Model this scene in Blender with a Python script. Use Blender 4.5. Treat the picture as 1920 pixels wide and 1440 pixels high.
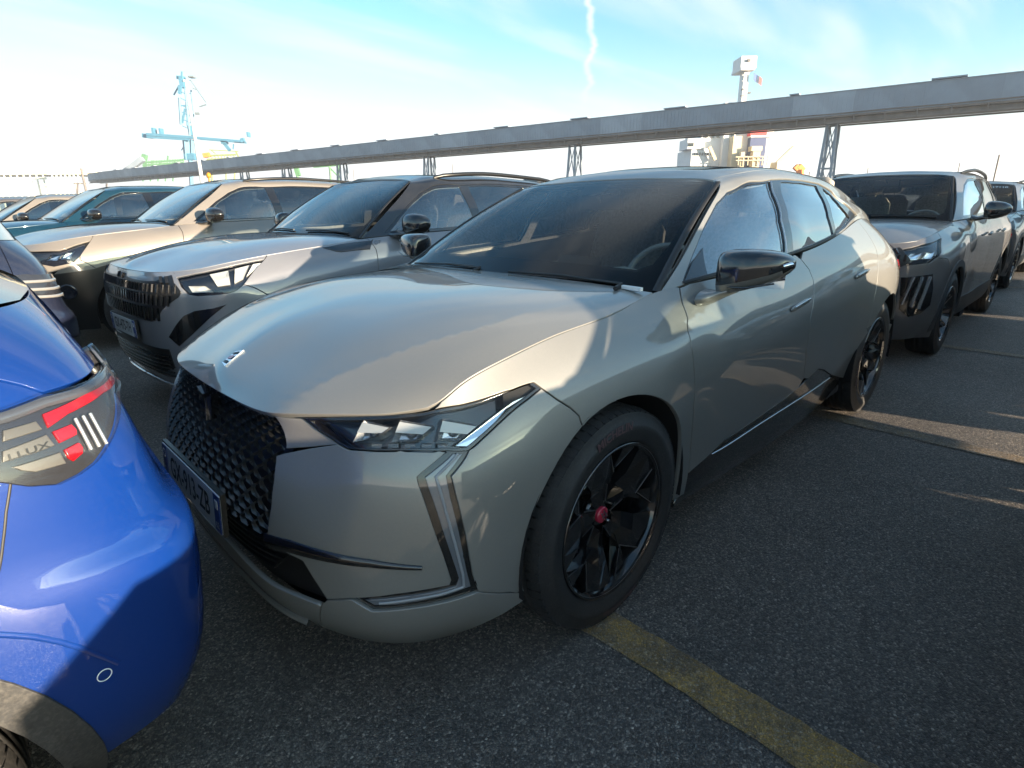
import bpy, bmesh, math, random
import numpy as np
from mathutils import Vector, Matrix
from mathutils.geometry import delaunay_2d_cdt
R = math.radians
scene = bpy.context.scene
for o in list(bpy.data.objects): bpy.data.objects.remove(o)
# ---------------------------------------------------------------- camera
cam = bpy.data.cameras.new('camera'); camo = bpy.data.objects.new('camera', cam); scene.collection.objects.link(camo)
scene.camera = camo
_yaw, _pit, _rol = -2.3461, -.3060, -.0103
_d = Vector((math.cos(_yaw)*math.cos(_pit), math.sin(_yaw)*math.cos(_pit), math.sin(_pit)))
_r = _d.cross(Vector((0, 0, 1))).normalized(); _u = _r.cross(_d)
_R = _r*math.cos(_rol)+_u*math.sin(_rol); _U = -_r*math.sin(_rol)+_u*math.cos(_rol)
camo.matrix_world = Matrix(((_R.x, _U.x, -_d.x, 1.2978), (_R.y, _U.y, -_d.y, 1.7532), (_R.z, _U.z, -_d.z, 1.2816), (0, 0, 0, 1)))
cam.sensor_width = 36; cam.lens = 36*1068.43/1920
cam.clip_start = .02; cam.clip_end = 6000
cam.dof.use_dof = False
# ---------------------------------------------------------------- sky and sun
SUN_AZ, SUN_EL = 101.0, 7.3
SKY_TINT = (.82, 1.14, 1.20, 1); HAZE_COL = (2.75, 2.9, 2.95, 1)
sd = Vector((math.cos(R(SUN_AZ))*math.cos(R(SUN_EL)), math.sin(R(SUN_AZ))*math.cos(R(SUN_EL)), math.sin(R(SUN_EL))))
sl = bpy.data.lights.new('sun', 'SUN'); so = bpy.data.objects.new('sun', sl); scene.collection.objects.link(so)
so.rotation_euler = sd.to_track_quat('Z', 'Y').to_euler()
sl.energy = 5.0; sl.angle = R(.6); sl.color = (1, .82, .60)
w = bpy.data.worlds.new('World'); scene.world = w; w.use_nodes = True
nt = w.node_tree; nt.nodes.clear()
def N_(t, **k):
    n = nt.nodes.new(t)
    for a, b in k.items(): setattr(n, a, b)
    return n
def mathn(op, a, b=None, c=None):
    n = N_('ShaderNodeMath', operation=op)
    for i, v in enumerate((a, b, c)):
        if v is None: continue
        if isinstance(v, (int, float)): n.inputs[i].default_value = v
        else: nt.links.new(v, n.inputs[i])
    return n.outputs[0]
out = N_('ShaderNodeOutputWorld'); bg = N_('ShaderNodeBackground'); bg.inputs[1].default_value = .09
sky = N_('ShaderNodeTexSky', sky_type='NISHITA'); sky.sun_disc = False
sky.sun_elevation = R(SUN_EL); sky.sun_rotation = R(90-SUN_AZ); sky.air_density = 1.0; sky.dust_density = 1.2; sky.ozone_density = 2.0
tc = N_('ShaderNodeTexCoord'); sep = N_('ShaderNodeSeparateXYZ'); nt.links.new(tc.outputs['Generated'], sep.inputs[0])
X_, Y_, Z_ = sep.outputs
# thin high cloud and a bright haze that thickens towards the horizon, more so over the harbour
zz = mathn('MAXIMUM', Z_, .03)
cx = mathn('DIVIDE', X_, mathn('ADD', zz, .12)); cy = mathn('DIVIDE', Y_, mathn('ADD', zz, .12))
com = N_('ShaderNodeCombineXYZ'); nt.links.new(cx, com.inputs[0]); nt.links.new(cy, com.inputs[1])
mp = N_('ShaderNodeMapping'); nt.links.new(com.outputs[0], mp.inputs[0]); mp.inputs['Rotation'].default_value = (0, 0, R(100)); mp.inputs['Scale'].default_value = (.45, 1.7, 1)
ns = N_('ShaderNodeTexNoise'); nt.links.new(mp.outputs[0], ns.inputs['Vector']); ns.inputs['Scale'].default_value = 1.3; ns.inputs['Detail'].default_value = 6; ns.inputs['Roughness'].default_value = .5; ns.inputs['Distortion'].default_value = .35
cr_ = N_('ShaderNodeMapRange', interpolation_type='SMOOTHSTEP'); nt.links.new(ns.outputs['Fac'], cr_.inputs[0]); cr_.inputs[1].default_value = .44; cr_.inputs[2].default_value = .72; cr_.inputs[4].default_value = .55
side_ = mathn('ADD', mathn('MULTIPLY', X_, .17), mathn('MULTIPLY', Y_, -.985))
zs_ = mathn('SUBTRACT', Z_, mathn('MULTIPLY', mathn('SUBTRACT', side_, .55), .10))
hz = N_('ShaderNodeMapRange', interpolation_type='SMOOTHSTEP'); nt.links.new(zs_, hz.inputs[0]); hz.inputs[1].default_value = .27; hz.inputs[2].default_value = .04; hz.inputs[3].default_value = 0; hz.inputs[4].default_value = .95
hz0 = N_('ShaderNodeMapRange', interpolation_type='SMOOTHSTEP'); nt.links.new(Z_, hz0.inputs[0]); hz0.inputs[1].default_value = .16; hz0.inputs[2].default_value = .0; hz0.inputs[3].default_value = 0; hz0.inputs[4].default_value = .9
# a broken vapour trail
az_ = mathn('ARCTAN2', Y_, X_)
cw = N_('ShaderNodeCombineXYZ'); nt.links.new(Z_, cw.inputs[0])
nw = N_('ShaderNodeTexNoise', noise_dimensions='3D'); nt.links.new(cw.outputs[0], nw.inputs['Vector']); nw.inputs['Scale'].default_value = 16; nw.inputs['Detail'].default_value = 4
off_ = mathn('MULTIPLY', mathn('SUBTRACT', nw.outputs['Fac'], .5), .085)
nf = N_('ShaderNodeTexNoise'); nt.links.new(tc.outputs['Generated'], nf.inputs['Vector']); nf.inputs['Scale'].default_value = 45; nf.inputs['Detail'].default_value = 5
dlt = mathn('ABSOLUTE', mathn('ADD', mathn('SUBTRACT', az_, R(-141.6)), off_))
tr_ = N_('ShaderNodeMapRange', interpolation_type='SMOOTHSTEP'); nt.links.new(dlt, tr_.inputs[0]); tr_.inputs[1].default_value = .0085; tr_.inputs[2].default_value = .0; tr_.inputs[3].default_value = 0; tr_.inputs[4].default_value = .8
e1 = N_('ShaderNodeMapRange', interpolation_type='SMOOTHSTEP'); nt.links.new(Z_, e1.inputs[0]); e1.inputs[1].default_value = .13; e1.inputs[2].default_value = .20
e2 = N_('ShaderNodeMapRange', interpolation_type='SMOOTHSTEP'); nt.links.new(Z_, e2.inputs[0]); e2.inputs[1].default_value = .40; e2.inputs[2].default_value = .30
trail = mathn('MULTIPLY', mathn('MULTIPLY', tr_.outputs[0], e1.outputs[0]), mathn('MULTIPLY', e2.outputs[0], mathn('MINIMUM', mathn('MULTIPLY', nf.outputs['Fac'], 1.9), 1)))
inv1 = lambda q: mathn('SUBTRACT', 1, q)
mx = inv1(mathn('MULTIPLY', mathn('MULTIPLY', inv1(cr_.outputs[0]), inv1(trail)), mathn('MULTIPLY', inv1(hz.outputs[0]), inv1(hz0.outputs[0]))))
tint = N_('ShaderNodeMix', data_type='RGBA', blend_type='MULTIPLY'); tint.inputs[0].default_value = 1; nt.links.new(sky.outputs[0], tint.inputs[6]); tint.inputs[7].default_value = SKY_TINT
mix = N_('ShaderNodeMix', data_type='RGBA'); nt.links.new(mx, mix.inputs[0]); nt.links.new(tint.outputs[2], mix.inputs[6]); mix.inputs[7].default_value = HAZE_COL
nt.links.new(mix.outputs[2], bg.inputs[0]); nt.links.new(bg.outputs[0], out.inputs[0])
scene.view_settings.view_transform = 'Standard'; scene.view_settings.look = 'None'; scene.view_settings.exposure = 2.15; scene.view_settings.gamma = 1
scene.render.engine = 'CYCLES'
scene.cycles.max_bounces = 8; scene.cycles.transparent_max_bounces = 16; scene.cycles.glossy_bounces = 5; scene.cycles.transmission_bounces = 6
scene.cycles.caustics_reflective = False; scene.cycles.caustics_refractive = False
scene.cycles.use_denoising = True
# ---------------------------------------------------------------- materials
MATS = {}
class NT:
    def __init__(s, t): s.t = t
    def n(s, ty, **k):
        o = s.t.nodes.new(ty)
        for a, b in k.items():
            if isinstance(a, str) and a.startswith('i_'): o.inputs[a[2:].replace('_', ' ')].default_value = b
            else: setattr(o, a, b)
        return o
    def l(s, a, b): s.t.links.new(a, b)
def mat(name, col=(.5, .5, .5), rough=.5, metal=0, coat=0, coatr=.03, spec=.5, noise=None, bump=None, emit=None, dust=0, cell=0):
    if name in MATS: return MATS[name]
    m = bpy.data.materials.new(name); m.use_nodes = True; t = NT(m.node_tree); t.t.nodes.clear()
    o = t.n('ShaderNodeOutputMaterial'); b = t.n('ShaderNodeBsdfPrincipled'); t.l(b.outputs[0], o.inputs[0])
    b.inputs['Base Color'].default_value = (*col, 1); b.inputs['Roughness'].default_value = rough; b.inputs['Metallic'].default_value = metal
    b.inputs['Coat Weight'].default_value = coat; b.inputs['Coat Roughness'].default_value = coatr; b.inputs['Specular IOR Level'].default_value = spec
    tcn = t.n('ShaderNodeTexCoord'); cur = None
    if noise:
        sc, amt = noise[:2]
        nz = t.n('ShaderNodeTexNoise', i_Scale=sc, i_Detail=6.0, i_Roughness=.6); t.l(tcn.outputs['Object'], nz.inputs['Vector'])
        mr = t.n('ShaderNodeMapRange'); t.l(nz.outputs['Fac'], mr.inputs[0]); mr.inputs[1].default_value = .3; mr.inputs[2].default_value = .7; mr.inputs[3].default_value = 1-amt; mr.inputs[4].default_value = 1+amt
        mm = t.n('ShaderNodeVectorMath', operation='SCALE'); mm.inputs[0].default_value = col; t.l(mr.outputs[0], mm.inputs['Scale']); t.l(mm.outputs[0], b.inputs['Base Color'])
        cur = mm.outputs[0]
    if dust:
        nz = t.n('ShaderNodeTexNoise', i_Scale=3.0, i_Detail=8.0, i_Roughness=.7); t.l(tcn.outputs['Object'], nz.inputs['Vector'])
        n2 = t.n('ShaderNodeTexNoise', i_Scale=160.0, i_Detail=2.0); t.l(tcn.outputs['Object'], n2.inputs['Vector'])
        mu = t.n('ShaderNodeMath', operation='MULTIPLY'); t.l(nz.outputs['Fac'], mu.inputs[0]); t.l(n2.outputs['Fac'], mu.inputs[1])
        mr = t.n('ShaderNodeMapRange'); t.l(mu.outputs[0], mr.inputs[0]); mr.inputs[1].default_value = .2; mr.inputs[2].default_value = .42; mr.inputs[3].default_value = 0; mr.inputs[4].default_value = dust
        if coat:
            ad = t.n('ShaderNodeMath', operation='MULTIPLY_ADD'); t.l(mr.outputs[0], ad.inputs[0]); ad.inputs[1].default_value = .5; ad.inputs[2].default_value = coatr; t.l(ad.outputs[0], b.inputs['Coat Roughness'])
        mx_ = t.n('ShaderNodeMix', data_type='RGBA'); t.l(mr.outputs[0], mx_.inputs[0])
        if cur is None: mx_.inputs[6].default_value = (*col, 1)
        else: t.l(cur, mx_.inputs[6])
        mx_.inputs[7].default_value = (.42, .38, .32, 1); t.l(mx_.outputs[2], b.inputs['Base Color'])
    if bump:
        sc, st, ds = bump
        nz = t.n('ShaderNodeTexNoise', i_Scale=sc, i_Detail=5.0); t.l(tcn.outputs['Object'], nz.inputs['Vector'])
        bp = t.n('ShaderNodeBump', i_Strength=st, i_Distance=ds); t.l(nz.outputs['Fac'], bp.inputs['Height']); t.l(bp.outputs[0], b.inputs['Normal'])
    if emit: b.inputs['Emission Color'].default_value = (*emit[0], 1); b.inputs['Emission Strength'].default_value = emit[1]
    MATS[name] = m; return m
def paint(name, col, metal=.45, rough=.38, flake=.12, dust=.05, spec=.5):
    """car paint: flake speckle under a clear coat, a little road dust"""
    if name in MATS: return MATS[name]
    m = mat(name, col, rough, metal, 1.0, .015, dust=dust, spec=spec)
    t = NT(m.node_tree); b = [x for x in m.node_tree.nodes if x.type == 'BSDF_PRINCIPLED'][0]; b.inputs['Coat IOR'].default_value = 1.62
    tcn = t.n('ShaderNodeTexCoord'); v = t.n('ShaderNodeTexVoronoi', i_Scale=1400.0); t.l(tcn.outputs['Object'], v.inputs['Vector'])
    mr = t.n('ShaderNodeMapRange'); t.l(v.outputs['Color'], mr.inputs[0]); mr.inputs[3].default_value = rough-flake*.4; mr.inputs[4].default_value = rough+flake*.6
    t.l(mr.outputs[0], b.inputs['Roughness'])
    return m
def glass(name, tint=(.6, .66, .64), refl=1.0, ior=1.5, dust=.02, mul=1.5, pw=1):
    """thin sheet glass: tinted see-through plus a Fresnel reflection and a film of dust"""
    if name in MATS: return MATS[name]
    m = bpy.data.materials.new(name); m.use_nodes = True; t = NT(m.node_tree); t.t.nodes.clear()
    o = t.n('ShaderNodeOutputMaterial'); tr = t.n('ShaderNodeBsdfTransparent'); tr.inputs[0].default_value = (*tint, 1)
    g = t.n('ShaderNodeBsdfGlossy'); g.inputs['Roughness'].default_value = .01; g.inputs[0].default_value = (refl, refl, refl, 1)
    f = t.n('ShaderNodeFresnel', i_IOR=ior); mx = t.n('ShaderNodeMixShader')
    mf = t.n('ShaderNodeMath', operation='MULTIPLY'); t.l(f.outputs[0], mf.inputs[0]); mf.inputs[1].default_value = mul; mf.use_clamp = True
    if pw != 1:
        pn = t.n('ShaderNodeMath', operation='POWER'); t.l(f.outputs[0], pn.inputs[0]); pn.inputs[1].default_value = pw; t.l(pn.outputs[0], mf.inputs[0])
    t.l(mf.outputs[0], mx.inputs[0]); t.l(tr.outputs[0], mx.inputs[1]); t.l(g.outputs[0], mx.inputs[2])
    df = t.n('ShaderNodeBsdfDiffuse'); df.inputs[0].default_value = (.5, .47, .42, 1)
    tcn = t.n('ShaderNodeTexCoord'); nz = t.n('ShaderNodeTexNoise', i_Scale=6.0, i_Detail=8.0, i_Roughness=.75); t.l(tcn.outputs['Object'], nz.inputs['Vector'])
    mr = t.n('ShaderNodeMapRange'); t.l(nz.outputs['Fac'], mr.inputs[0]); mr.inputs[1].default_value = .35; mr.inputs[2].default_value = .75; mr.inputs[3].default_value = dust*.3; mr.inputs[4].default_value = dust*2
    m2 = t.n('ShaderNodeMixShader'); t.l(mr.outputs[0], m2.inputs[0]); t.l(mx.outputs[0], m2.inputs[1]); t.l(df.outputs[0], m2.inputs[2]); t.l(m2.outputs[0], o.inputs[0])
    MATS[name] = m; return m
mat('gloss_black', (.006, .006, .007), .12, 0, 1, .02, dust=.03)
mat('matt_black', (.012, .012, .013), .55, noise=(30, .2))
mat('trim_plastic', (.030, .030, .031), .55, noise=(60, .25), bump=(400, .25, .001), dust=.12)
mat('cavity', (.004, .004, .005), .9)
mat('rubber', (.017, .017, .018), .60, noise=(25, .2), dust=.05)
mat('tyre_letter', (.10, .055, .058), .5)
mat('chrome', (.75, .76, .78), .06, 1)
mat('satin_metal', (.5, .5, .52), .25, 1)
mat('disc_metal', (.42, .41, .40), .3, 1, noise=(40, .15))
mat('caliper', (.35, .34, .33), .45, .3)
mat('wheel_black', (.007, .007, .008), .10, 0, 1, .02)
mat('wheel_grey', (.25, .25, .26), .3, .9)
mat('red_badge', (.45, .02, .05), .2, 0, 1)
mat('lens_clear', (.8, .82, .85), .05, 1)
mat('lamp_dark', (.01, .012, .02), .1, 0, 1)
mat('lamp_white', (.55, .55, .54), .25, 0, 1)
mat('lamp_bezel', (.55, .56, .58), .2, .75)
mat('light_guide_grey', (.26, .27, .29), .3, 0, .6)
mat('drl_glazing', (.16, .17, .19), .08, .3, 1)
mat('red_lens', (.30, .003, .007), .12, 0, 1)
mat('red_lens_dark', (.28, .01, .015), .12, 0, 1)
mat('orange_lens', (.8, .25, .02), .15, 0, 1)
mat('plate_white', (.75, .75, .73), .3, noise=(12, .05))
mat('plate_black', (.008, .008, .008), .4)
mat('plate_blue', (.01, .045, .22), .35)
mat('paper_white', (.8, .8, .8), .6)
mat('seat', (.30, .27, .24), .7, noise=(60, .3))
mat('seat_light', (.16, .155, .145), .8, noise=(60, .2))
mat('dash', (.42, .40, .34), .6, noise=(80, .25))
mat('wheelrim_leather', (.30, .29, .27), .45)
mat('headliner', (.32, .31, .29), .9)
mat('galvanised', (.225, .27, .325), .55, .1, noise=(.35, .12))
mat('galvanised_dark', (.12, .12, .125), .6, .1, noise=(.8, .2))
mat('white_steel', (.62, .62, .61), .5, noise=(.5, .05))
mat('crane_blue', (.05, .17, .27), .6); mat('crane_white', (.7, .76, .8), .6); mat('crane_green', (.09, .22, .11), .6)
mat('ship_cream', (.55, .46, .30), .6); mat('funnel_navy', (.03, .05, .14), .5); mat('flag_red', (.7, .05, .05), .7); mat('flag_blue', (.03, .08, .45), .7)
mat('flag_orange', (.8, .22, .03), .6); mat('rust', (.22, .12, .06), .8); mat('pole_grey', (.55, .55, .54), .5); mat('dark_glass', (.01, .012, .015), .05, 0, 1)
glass('windscreen_glass', (.92, .95, .93), 1.0, 1.50, .001, 2.3, 1.6)
glass('side_glass', (.74, .82, .82), 1.0, 1.6, .003, 3.4)
glass('privacy_glass', (.10, .11, .12), 1.0, 1.6, .003, 2.6)
glass('lens_glass', (.97, .98, .98), 1.0, 1.45, .001, .55)
glass('smoked_lens', (.55, .57, .60), 1.0, 1.5, .006)
# ---------------------------------------------------------------- object helpers
COL = scene.collection
def thing(name, label, cat, loc=(0, 0, 0), rz=0, group=None, kind=None):
    o = bpy.data.objects.new(name, None); COL.objects.link(o); o.location = loc; o.rotation_euler = (0, 0, rz); o.empty_display_size = .2
    tag(o, label, cat, group, kind); return o
def tag(o, label=None, cat=None, group=None, kind=None):
    if label: o['label'] = label
    if cat: o['category'] = cat
    if group: o['group'] = group
    if kind: o['kind'] = kind
    return o
def obj(name, me, m, parent=None):
    o = bpy.data.objects.new(name, me); COL.objects.link(o)
    if m is not None and not me.materials: me.materials.append(MATS[m] if isinstance(m, str) else m)
    if parent is not None: o.parent = parent
    return o
def children(o): return [c for c in bpy.data.objects if c.parent == o]
def copy_tree(o, parent=None, kids=None):
    if kids is None:
        kids = {}
        for c in bpy.data.objects:
            if c.parent: kids.setdefault(c.parent.name, []).append(c)
    c = o.copy(); COL.objects.link(c); c.parent = parent
    for ch in kids.get(o.name, []): copy_tree(ch, c, kids)
    return c
class MB:
    """collects shapes into one mesh"""
    def __init__(s): s.v = []; s.f = []; s.sm = []; s.mi = []; s.cur = 0
    def add(s, vs, fs, smooth=False):
        b = len(s.v); s.v += [tuple(map(float, v)) for v in vs]; s.f += [tuple(i+b for i in f) for f in fs]; s.sm += [smooth]*len(fs); s.mi += [s.cur]*len(fs); return s
    def box(s, c, d, rot=None, top=1.0):
        x, y, z = [k/2 for k in d]
        vs = [Vector((sx*x*(top if sz > 0 else 1), sy*y*(top if sz > 0 else 1), sz*z)) for sz in (-1, 1) for sy in (-1, 1) for sx in (-1, 1)]
        if rot is not None: vs = [rot @ v for v in vs]
        vs = [v+Vector(c) for v in vs]
        return s.add(vs, [(0, 2, 3, 1), (4, 5, 7, 6), (0, 1, 5, 4), (2, 6, 7, 3), (0, 4, 6, 2), (1, 3, 7, 5)])
    def bar(s, a, b, w, h=None, up=(0, 0, 1)):
        a = Vector(a); b = Vector(b); h = h or w; d = (b-a); L = d.length
        if L < 1e-6: return s
        d.normalize(); u = Vector(up)
        if abs(d.dot(u)) > .98: u = Vector((1, 0, 0))
        r = d.cross(u).normalized()*w/2; u = r.cross(d).normalized()*h/2
        vs = [p+i*r+j*u for p in (a, b) for i, j in ((-1, -1), (1, -1), (1, 1), (-1, 1))]
        return s.add(vs, [(3, 2, 1, 0), (4, 5, 6, 7), (0, 1, 5, 4), (1, 2, 6, 5), (2, 3, 7, 6), (3, 0, 4, 7)])
    def tube(s, pts, r, n=8, cap=True, smooth=True):
        pts = [Vector(p) for p in pts]; rr = r if hasattr(r, '__len__') else [r]*len(pts)
        b = []; prev = None
        for i, p in enumerate(pts):
            d = (pts[min(i+1, len(pts)-1)]-pts[max(i-1, 0)]).normalized()
            if prev is None:
                u = Vector((0, 0, 1)) if abs(d.z) < .9 else Vector((1, 0, 0))
            else: u = prev
            a = d.cross(u).normalized(); u = a.cross(d).normalized(); prev = u
            b += [p+rr[i]*(math.cos(2*math.pi*k/n)*a+math.sin(2*math.pi*k/n)*u) for k in range(n)]
        f = [(i*n+k, i*n+(k+1) % n, (i+1)*n+(k+1) % n, (i+1)*n+k) for i in range(len(pts)-1) for k in range(n)]
        s.add(b, f, smooth)
        if cap:
            s.add(b[:n], [tuple(range(n))[::-1]]); s.add(b[-n:], [tuple(range(n))])
        return s
    def lathe(s, prof, n=48, axis='y', c=(0, 0, 0), smooth=True, close=False):
        vs = []
        for a, r in prof:
            for k in range(n):
                t = 2*math.pi*k/n; x, z = r*math.cos(t), r*math.sin(t)
                vs.append((c[0]+x, c[1]+a, c[2]+z) if axis == 'y' else ((c[0]+a, c[1]+x, c[2]+z) if axis == 'x' else (c[0]+x, c[1]+z, c[2]+a)))
        m = len(prof); f = []
        for i in range(m if close else m-1):
            j = (i+1) % m
            for k in range(n): f.append((i*n+k, i*n+(k+1) % n, j*n+(k+1) % n, j*n+k))
        return s.add(vs, f, smooth)
    def prism(s, poly, off, smooth=False):
        """poly: 3d points (planar-ish), off: vector of extrusion"""
        n = len(poly); off = Vector(off); p = [Vector(q) for q in poly]; q = [a+off for a in p]
        return s.add(p+q, [tuple(range(n))[::-1], tuple(range(n, 2*n))]+[(i, (i+1) % n, n+(i+1) % n, n+i) for i in range(n)], smooth)
    def build(s, name, m, parent=None, fix=True):
        me = bpy.data.meshes.new(name); me.from_pydata(s.v, [], s.f); me.update()
        me.polygons.foreach_set('use_smooth', s.sm)
        if isinstance(m, (list, tuple)):
            for q in m: me.materials.append(MATS[q])
            me.polygons.foreach_set('material_index', s.mi); m = None
        if fix:
            bm = bmesh.new(); bm.from_mesh(me); bmesh.ops.recalc_face_normals(bm, faces=bm.faces); bm.to_mesh(me); bm.free()
        return obj(name, me, m, parent)
_TXT = {}
def text_geo(s, size=1.0, bold=0.0):
    """flat glyph triangles of a string, centred, as (verts 2d, faces)"""
    key = (s, bold)
    if key not in _TXT:
        c = bpy.data.curves.new('txt', 'FONT'); c.body = s; c.size = 1; c.align_x = 'CENTER'; c.align_y = 'CENTER'; c.resolution_u = 3; c.offset = bold
        o = bpy.data.objects.new('txt', c); COL.objects.link(o)
        bpy.context.view_layer.update()
        me = o.evaluated_get(bpy.context.evaluated_depsgraph_get()).to_mesh()
        vs = np.array([v.co[:2] for v in me.vertices]); fs = [tuple(p.vertices) for p in me.polygons]
        o.evaluated_get(bpy.context.evaluated_depsgraph_get()).to_mesh_clear()
        bpy.data.objects.remove(o); bpy.data.curves.remove(c)
        _TXT[key] = (vs, fs)
    vs, fs = _TXT[key]
    return vs*size, fs
def text_on(mb, s, size, fn, bold=0.0, depth=0, sx=1.0):
    vs, fs = text_geo(s, size, bold)
    mb.add([fn(x*sx, y) for x, y in vs], fs)
    return mb
def smooth_poly(pts, n=4, closed=False):
    """Catmull-Rom through points"""
    p = [np.array(q, float) for q in pts]; o = []
    m = len(p)
    for i in range(m if closed else m-1):
        a, b, c, d = p[(i-1) % m if closed else max(i-1, 0)], p[i], p[(i+1) % m], p[(i+2) % m if closed else min(i+2, m-1)]
        for k in range(n):
            t = k/n; o.append(.5*((2*b)+(-a+c)*t+(2*a-5*b+4*c-d)*t*t+(-a+3*b-3*c+d)*t**3))
    if not closed: o.append(p[-1])
    return [tuple(q) for q in o]
# ---------------------------------------------------------------- spline surfaces
class Axis:
    def __init__(s, k):
        s.k = np.array(k, float); n = len(k); h = np.diff(s.k)
        A = np.eye(n); B = np.zeros((n, n))
        for i in range(1, n-1):
            A[i, i-1] = h[i-1]; A[i, i] = 2*(h[i-1]+h[i]); A[i, i+1] = h[i]
            B[i, i-1] = 6/h[i-1]; B[i, i+1] = 6/h[i]; B[i, i] = -6/h[i-1]-6/h[i]
        s.M = np.linalg.solve(A, B); s.n = n
    def w(s, t):
        t = np.atleast_1d(np.asarray(t, float)); t = np.clip(t, s.k[0], s.k[-1])
        i = np.clip(np.searchsorted(s.k, t, side='right')-1, 0, s.n-2)
        h = s.k[i+1]-s.k[i]; a = (s.k[i+1]-t)/h; b = 1-a
        W = np.zeros((len(t), s.n)); r = np.arange(len(t))
        W[r, i] += a; W[r, i+1] += b
        W += ((a**3-a)*h*h/6)[:, None]*s.M[i] + ((b**3-b)*h*h/6)[:, None]*s.M[i+1]
        return W
class Surf:
    """tensor spline through a grid of points; columns may start mirrored about y=0"""
    def __init__(s, G, mc0=False, mc1=False, mr1=False):
        G = np.array(G, float); s.G0 = G
        fl = np.array([1, -1, 1.0])
        c0 = r1 = 0
        if mc0: G = np.concatenate([G[:, 3:0:-1]*fl, G], 1); c0 = 3
        if mc1: G = np.concatenate([G, G[:, -2:-5:-1]*fl], 1)
        if mr1: G = np.concatenate([G, G[-2:-5:-1]*fl], 0)
        s.G = G; nr, nc = G.shape[:2]
        kc = np.concatenate([[0], np.cumsum(np.linalg.norm(np.diff(G, axis=1), axis=2).mean(0)+1e-6)])
        kr = np.concatenate([[0], np.cumsum(np.linalg.norm(np.diff(G, axis=0), axis=2).mean(1)+1e-6)])
        kc -= kc[c0]; s.U = Axis(kc); s.V = Axis(kr)
        n0 = s.G0.shape
        s.ku = kc[c0:c0+n0[1]]; s.kv = kr[:n0[0]]
        s.u1 = s.ku[-1]; s.v1 = s.kv[-1]
    def P(s, u, v):
        return np.einsum('ni,ijk,nj->nk', s.V.w(v), s.G, s.U.w(u))
    def N(s, u, v, e=2e-3):
        u = np.atleast_1d(np.asarray(u, float)); v = np.atleast_1d(np.asarray(v, float))
        a = s.P(u+e, v)-s.P(u-e, v); b = s.P(u, v+e)-s.P(u, v-e)
        # one-sided clamps are handled by Axis clipping
        n = np.cross(a, b); l = np.linalg.norm(n, axis=1, keepdims=True); l[l == 0] = 1
        return s.sgn*n/l
    sgn = 1.0
def side(G, rows):  # helper for printing
    return G
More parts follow.
